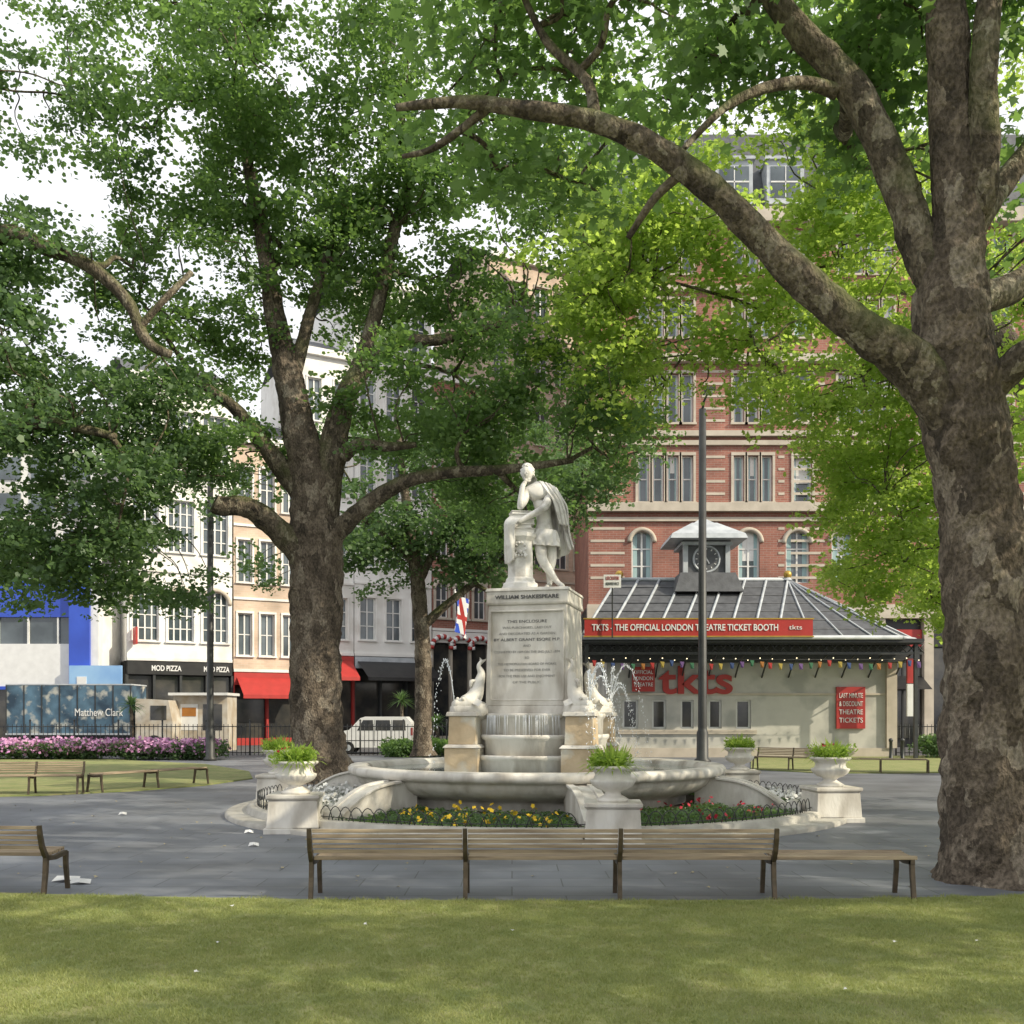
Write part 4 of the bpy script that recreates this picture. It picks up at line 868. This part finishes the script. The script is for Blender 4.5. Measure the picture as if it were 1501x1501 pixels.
def arches(b,g,a,c,g0):
    for k in range(3):
        x=a+(c-a)*(k+.5)/3; P=[(x+.95*math.cos(math.pi*i/12),-.2,g0-1.4+.95*math.sin(math.pi*i/12)) for i in range(13)]
        for i in range(12): b.tube([P[i],P[i+1]],[.2,.2],'red' if i%2 else 'whitep',6,1)
row('striped_arch_building',633,716,560,'brick',4,3,dict(w=.5,n=(2,2),sm='stonetrim',fas='white',pil='stonetrim',sur=.2,arch=1),arches,zr(925,24))
row('buff_terrace_building',717,864,390,'peach',6,5,dict(w=.6,n=(2,2),sm='stonetrim'),None,zr(940,30))
# modern building far left
mg=group('modern_cinema_building'); b=MB(); x0,x1=-46,-26.2; y0=65
b.box(x0,x1,y0+.4,80,0,9.8,'white')
b.box(x0,x1-1.8,y0,y0+.39,3.9,6.6,'whitep'); b.box(x0,x1-1.8,y0,y0+.39,8.3,10.6,'blue'); b.box(x0,x1-1.8,y0+.2,y0+.39,6.6,8.3,'glass')
for i in range(10): b.box(x0+i*1.9,x0+i*1.9+.1,y0+.05,y0+.199,6.6,8.3,'frame')
b.box(x0,x1-1.8,y0-.1,y0+.3,3.7,3.9,'blue'); b.box(x0,x1-1.8,y0+.5-.15,y0+.395,0,3.7,'glassd'); b.box(x1-1.8,x1-.5,y0-.3,y0+.39,0,11.5,'blue'); b.box(x1-.5,x1,y0-.1,y0+.39,0,19,'whitep'); b.box(x1-1.7,x1+1.6,y0-.5,y0-.32,2.6,5.2,'bluel'); b.box(x1-1.2,x1-.6,y0-.54,y0-.502,3.1,4.5,'whitep')
b.box(x0,x1-3,y0+3,80,9.8,20,'white'); 
for i in range(8):
    for j in range(4): b.box(x0+i*2.3+.3,x0+i*2.3+1.9,y0+2.9,y0+2.998,10.5+j*2.4,12.0+j*2.4,'glass')
b.obj('facade',mg)
# ------------------------------------------------------------ flag
g_=group('union_flag',T(W(668,900,60).x,60,0)); b=MB(); b.tube([(0,0,7.0),(0,-1.1,9.3)],[.04,.03],'whitep',6,1)
vs=[];k=9
for j in range(9):
    for i in range(k): vs.append((.15*math.sin(i*1.1+j*.4)+i*.09,-1.0+.12*i*.3,9.2-j*.28-i*.06))
b.add(vs,[(j*k+i,j*k+i+1,(j+1)*k+i+1,(j+1)*k+i) for j in range(8) for i in range(8) if i==4 or j==4],'red',True)
b.add(vs,[(j*k+i,j*k+i+1,(j+1)*k+i+1,(j+1)*k+i) for j in range(8) for i in range(8) if (i in(3,5) or j in(3,5) or i==j or i==7-j) and not(i==4 or j==4)],'whitep',True)
b.add(vs,[(j*k+i,j*k+i+1,(j+1)*k+i+1,(j+1)*k+i) for j in range(8) for i in range(8) if not (i in(3,4,5) or j in(3,4,5) or i==j or i==7-j)],'blue',True)
b.obj('flag',g_)
# ------------------------------------------------------------ vehicles
def wheel(b,x,y,r=.36): 
    Y=Matrix.Translation((x,y,r))@Matrix.Rotation(math.pi/2,4,'X'); b.lathe([(0,.12),(r*.55,.12),(r*.6,.08),(r*.62,.11),(r*.95,.11),(r,.07),(r,-.1),(0,-.1)],'rubber',20,Y); b.lathe([(0,.125),(r*.5,.125)],'rib',12,Y)
lg=group('delivery_lorry',T(0,57.5,0)); b=MB(); x0,x1=-28.4,-21.4
b.box(x0,x1,0,2.4,1.05,3.75,'lorry'); b.box(x0-.03,x1+.03,-.02,2.42,3.75,3.82,'rib'); b.box(x0-.03,x1+.03,-.03,2.43,.95,1.05,'rib')
for i in range(8): x=x0+i*(x1-x0)/7; b.box(x-.03,x+.03,-.025,-.003,1.05,3.75,'dark')
b.box(x0,x1+2.2,.3,2.1,.7,.94,'dark')
b.prism([(x1+.25,.6),(x1+2.3,.6),(x1+2.35,1.6),(x1+2.1,2.9),(x1+.25,3.0)],0,2.3,'beige',Matrix(((0,1,0,0),(1,0,0,0),(0,0,1,0),(0,0,0,1))))
b.box(x1+1.1,x1+2.0,-.02,-.003,1.8,2.6,'glassd')
for x in (x0+1,x0+2.2,x1+1.3): wheel(b,x,.1,.48); wheel(b,x,2.3,.48)
b.obj('body',lg); text('Matthew Clark',.6,(x1-1.8,-.03,2.2),'whitep','lettering',lg,2.7)
vg=group('white_van',T(W(500,1090,54).x-.5,54,0)); b=MB()
R_=Matrix(((0,1,0,0),(1,0,0,0),(0,0,1,0),(0,0,0,1)))
b.prism([(0,.35),(.0,.95),(.12,1.15),(.9,1.28),(1.5,1.9),(1.75,1.98),(3.9,1.98),(4.15,1.7),(4.25,1.0),(4.23,.35)],0,1.85,'whitep',R_)
for a,c in ((1.45,2.2),(2.3,3.1),(3.2,3.9)): b.prism([(a+(.0 if a>1.5 else -.12),1.25),(c,1.25),(c-.04,1.8),(a+(.02 if a>1.5 else .2),1.8)],-.012,-.003,'glassd',R_)
b.box(0,4.25,-.01,-.003,.7,.74,'dark'); b.box(4.17,4.27,-.02,.1,1.0,1.4,'red'); b.box(2.23,2.25,-.008,-.002,.45,1.8,'dark'); b.box(3.14,3.16,-.008,-.002,.45,1.8,'dark')
for x in (.85,3.45): wheel(b,x,.08,.34); wheel(b,x,1.8,.34)
b.obj('body',vg,bevel=.05)
kg=group('market_kiosk',T(-19.3,59,0)); b=MB(); b.box(-.2,2.9,0,2,0,3.2,'beige'); b.box(-.35,3.05,-.5,2.1,3.2,3.35,'frame'); b.box(.2,1.2,-.02,-.003,1.2,2.7,'whitep'); b.box(1.5,2.6,-.02,-.003,1.2,2.7,'glassd'); b.box(.3,1.1,-.04,-.022,2.0,2.5,'o2'); b.obj('body',kg)
# ------------------------------------------------------------ railings, hedges
def railing(p,q_,h=1.6,sp=.22):
    p=Vector((p[0],p[1],0));q_=Vector((q_[0],q_[1],0));L=(q_-p).length; n=int(L/sp); g=MB()
    for i in range(n+1):
        c=p.lerp(q_,i/n); r=.018 if i%10 else .045; hh=h if i%10 else h+.15
        g.tube([c,c+Vector((0,0,hh))],[r,r],'dark',5,1)
        if i%10==0: g.ball(c+Vector((0,0,hh+.04)),.06,'dark',6)
    for z0 in (.15,h-.12): g.tube([p+Vector((0,0,z0)),q_+Vector((0,0,z0))],[.022]*2,'dark',4,1)
    g.obj('railing')
railing((-40,51.5),(-11.2,52.5)); railing((-10,52.5),(3.3,52.5)); railing((19.5,52),(45,50))
def hedge(name,x0,x1,y0,y1,h,n,col,fl=None,nf=0,sm=(.8,1.3)):
    g=group(name); pts=[(U(x0,x1),U(y0,y1),U(.05,1)**.5*h) for i in range(n)]
    scatter('leaves',pts,col,sm[0],sm[1],.6,g,int(n))
    if fl: scatter('blooms',[(U(x0,x1),U(y0-.2,y1),h*U(.6,1.35)) for i in range(nf)],FL[fl],1.4,2.4,.6,g)
hedge('flower_border',-32,-13.5,46.5,48.5,.65,900,CLs['leafB'],'fp',2600)
hedge('hedge',-6.2,-2.5,49.5,51,.7,260,CLs['leafA']); hedge('hedge',-2.5,4.5,50,51.2,.6,300,CLs['leafB']); hedge('hedge',19.5,34,48,50,1.0,500,CLs['leafB'])
def cordyline(x,y,h):
    g=group('cordyline_palm',T(x,y,0)); b=MB(); b.tube([(0,0,0),(.05,0,h*.5),(0,0,h)],[.12,.1,.09],'bark',8,3)
    for i in range(130):
        a=U(0,6.28);el=U(-.3,1.4);l=U(.7,1.1);d=Vector((math.cos(a)*math.cos(el),math.sin(a)*math.cos(el),math.sin(el)));s_=Vector((-math.sin(a),math.cos(a),0))*.03
        P=[Vector((0,0,h))+d*l*t+Vector((0,0,-.35*l*t*t)) for t in (0,.5,1)]
        b.add([P[0]-s_,P[0]+s_,P[1]+s_,P[1]-s_,P[2]],[(0,1,2,3),(3,2,4)],'leafB')
    b.obj('plant',g)
cordyline(W(192,1,55).x,55,2.6); cordyline(W(588,1,58).x,58,2.9); cordyline(W(640,1,56).x,56,1.6)
for u in (1305,1322): 
    g_=group('bollard',T(W(u,1,46).x,46,0)); b=MB(); b.lathe([(0,0),(.12,0),(.12,.1),(.08,.14),(.07,.85),(.1,.88),(.09,.98),(0,1.03)],'dark',12); b.obj('body',g_)
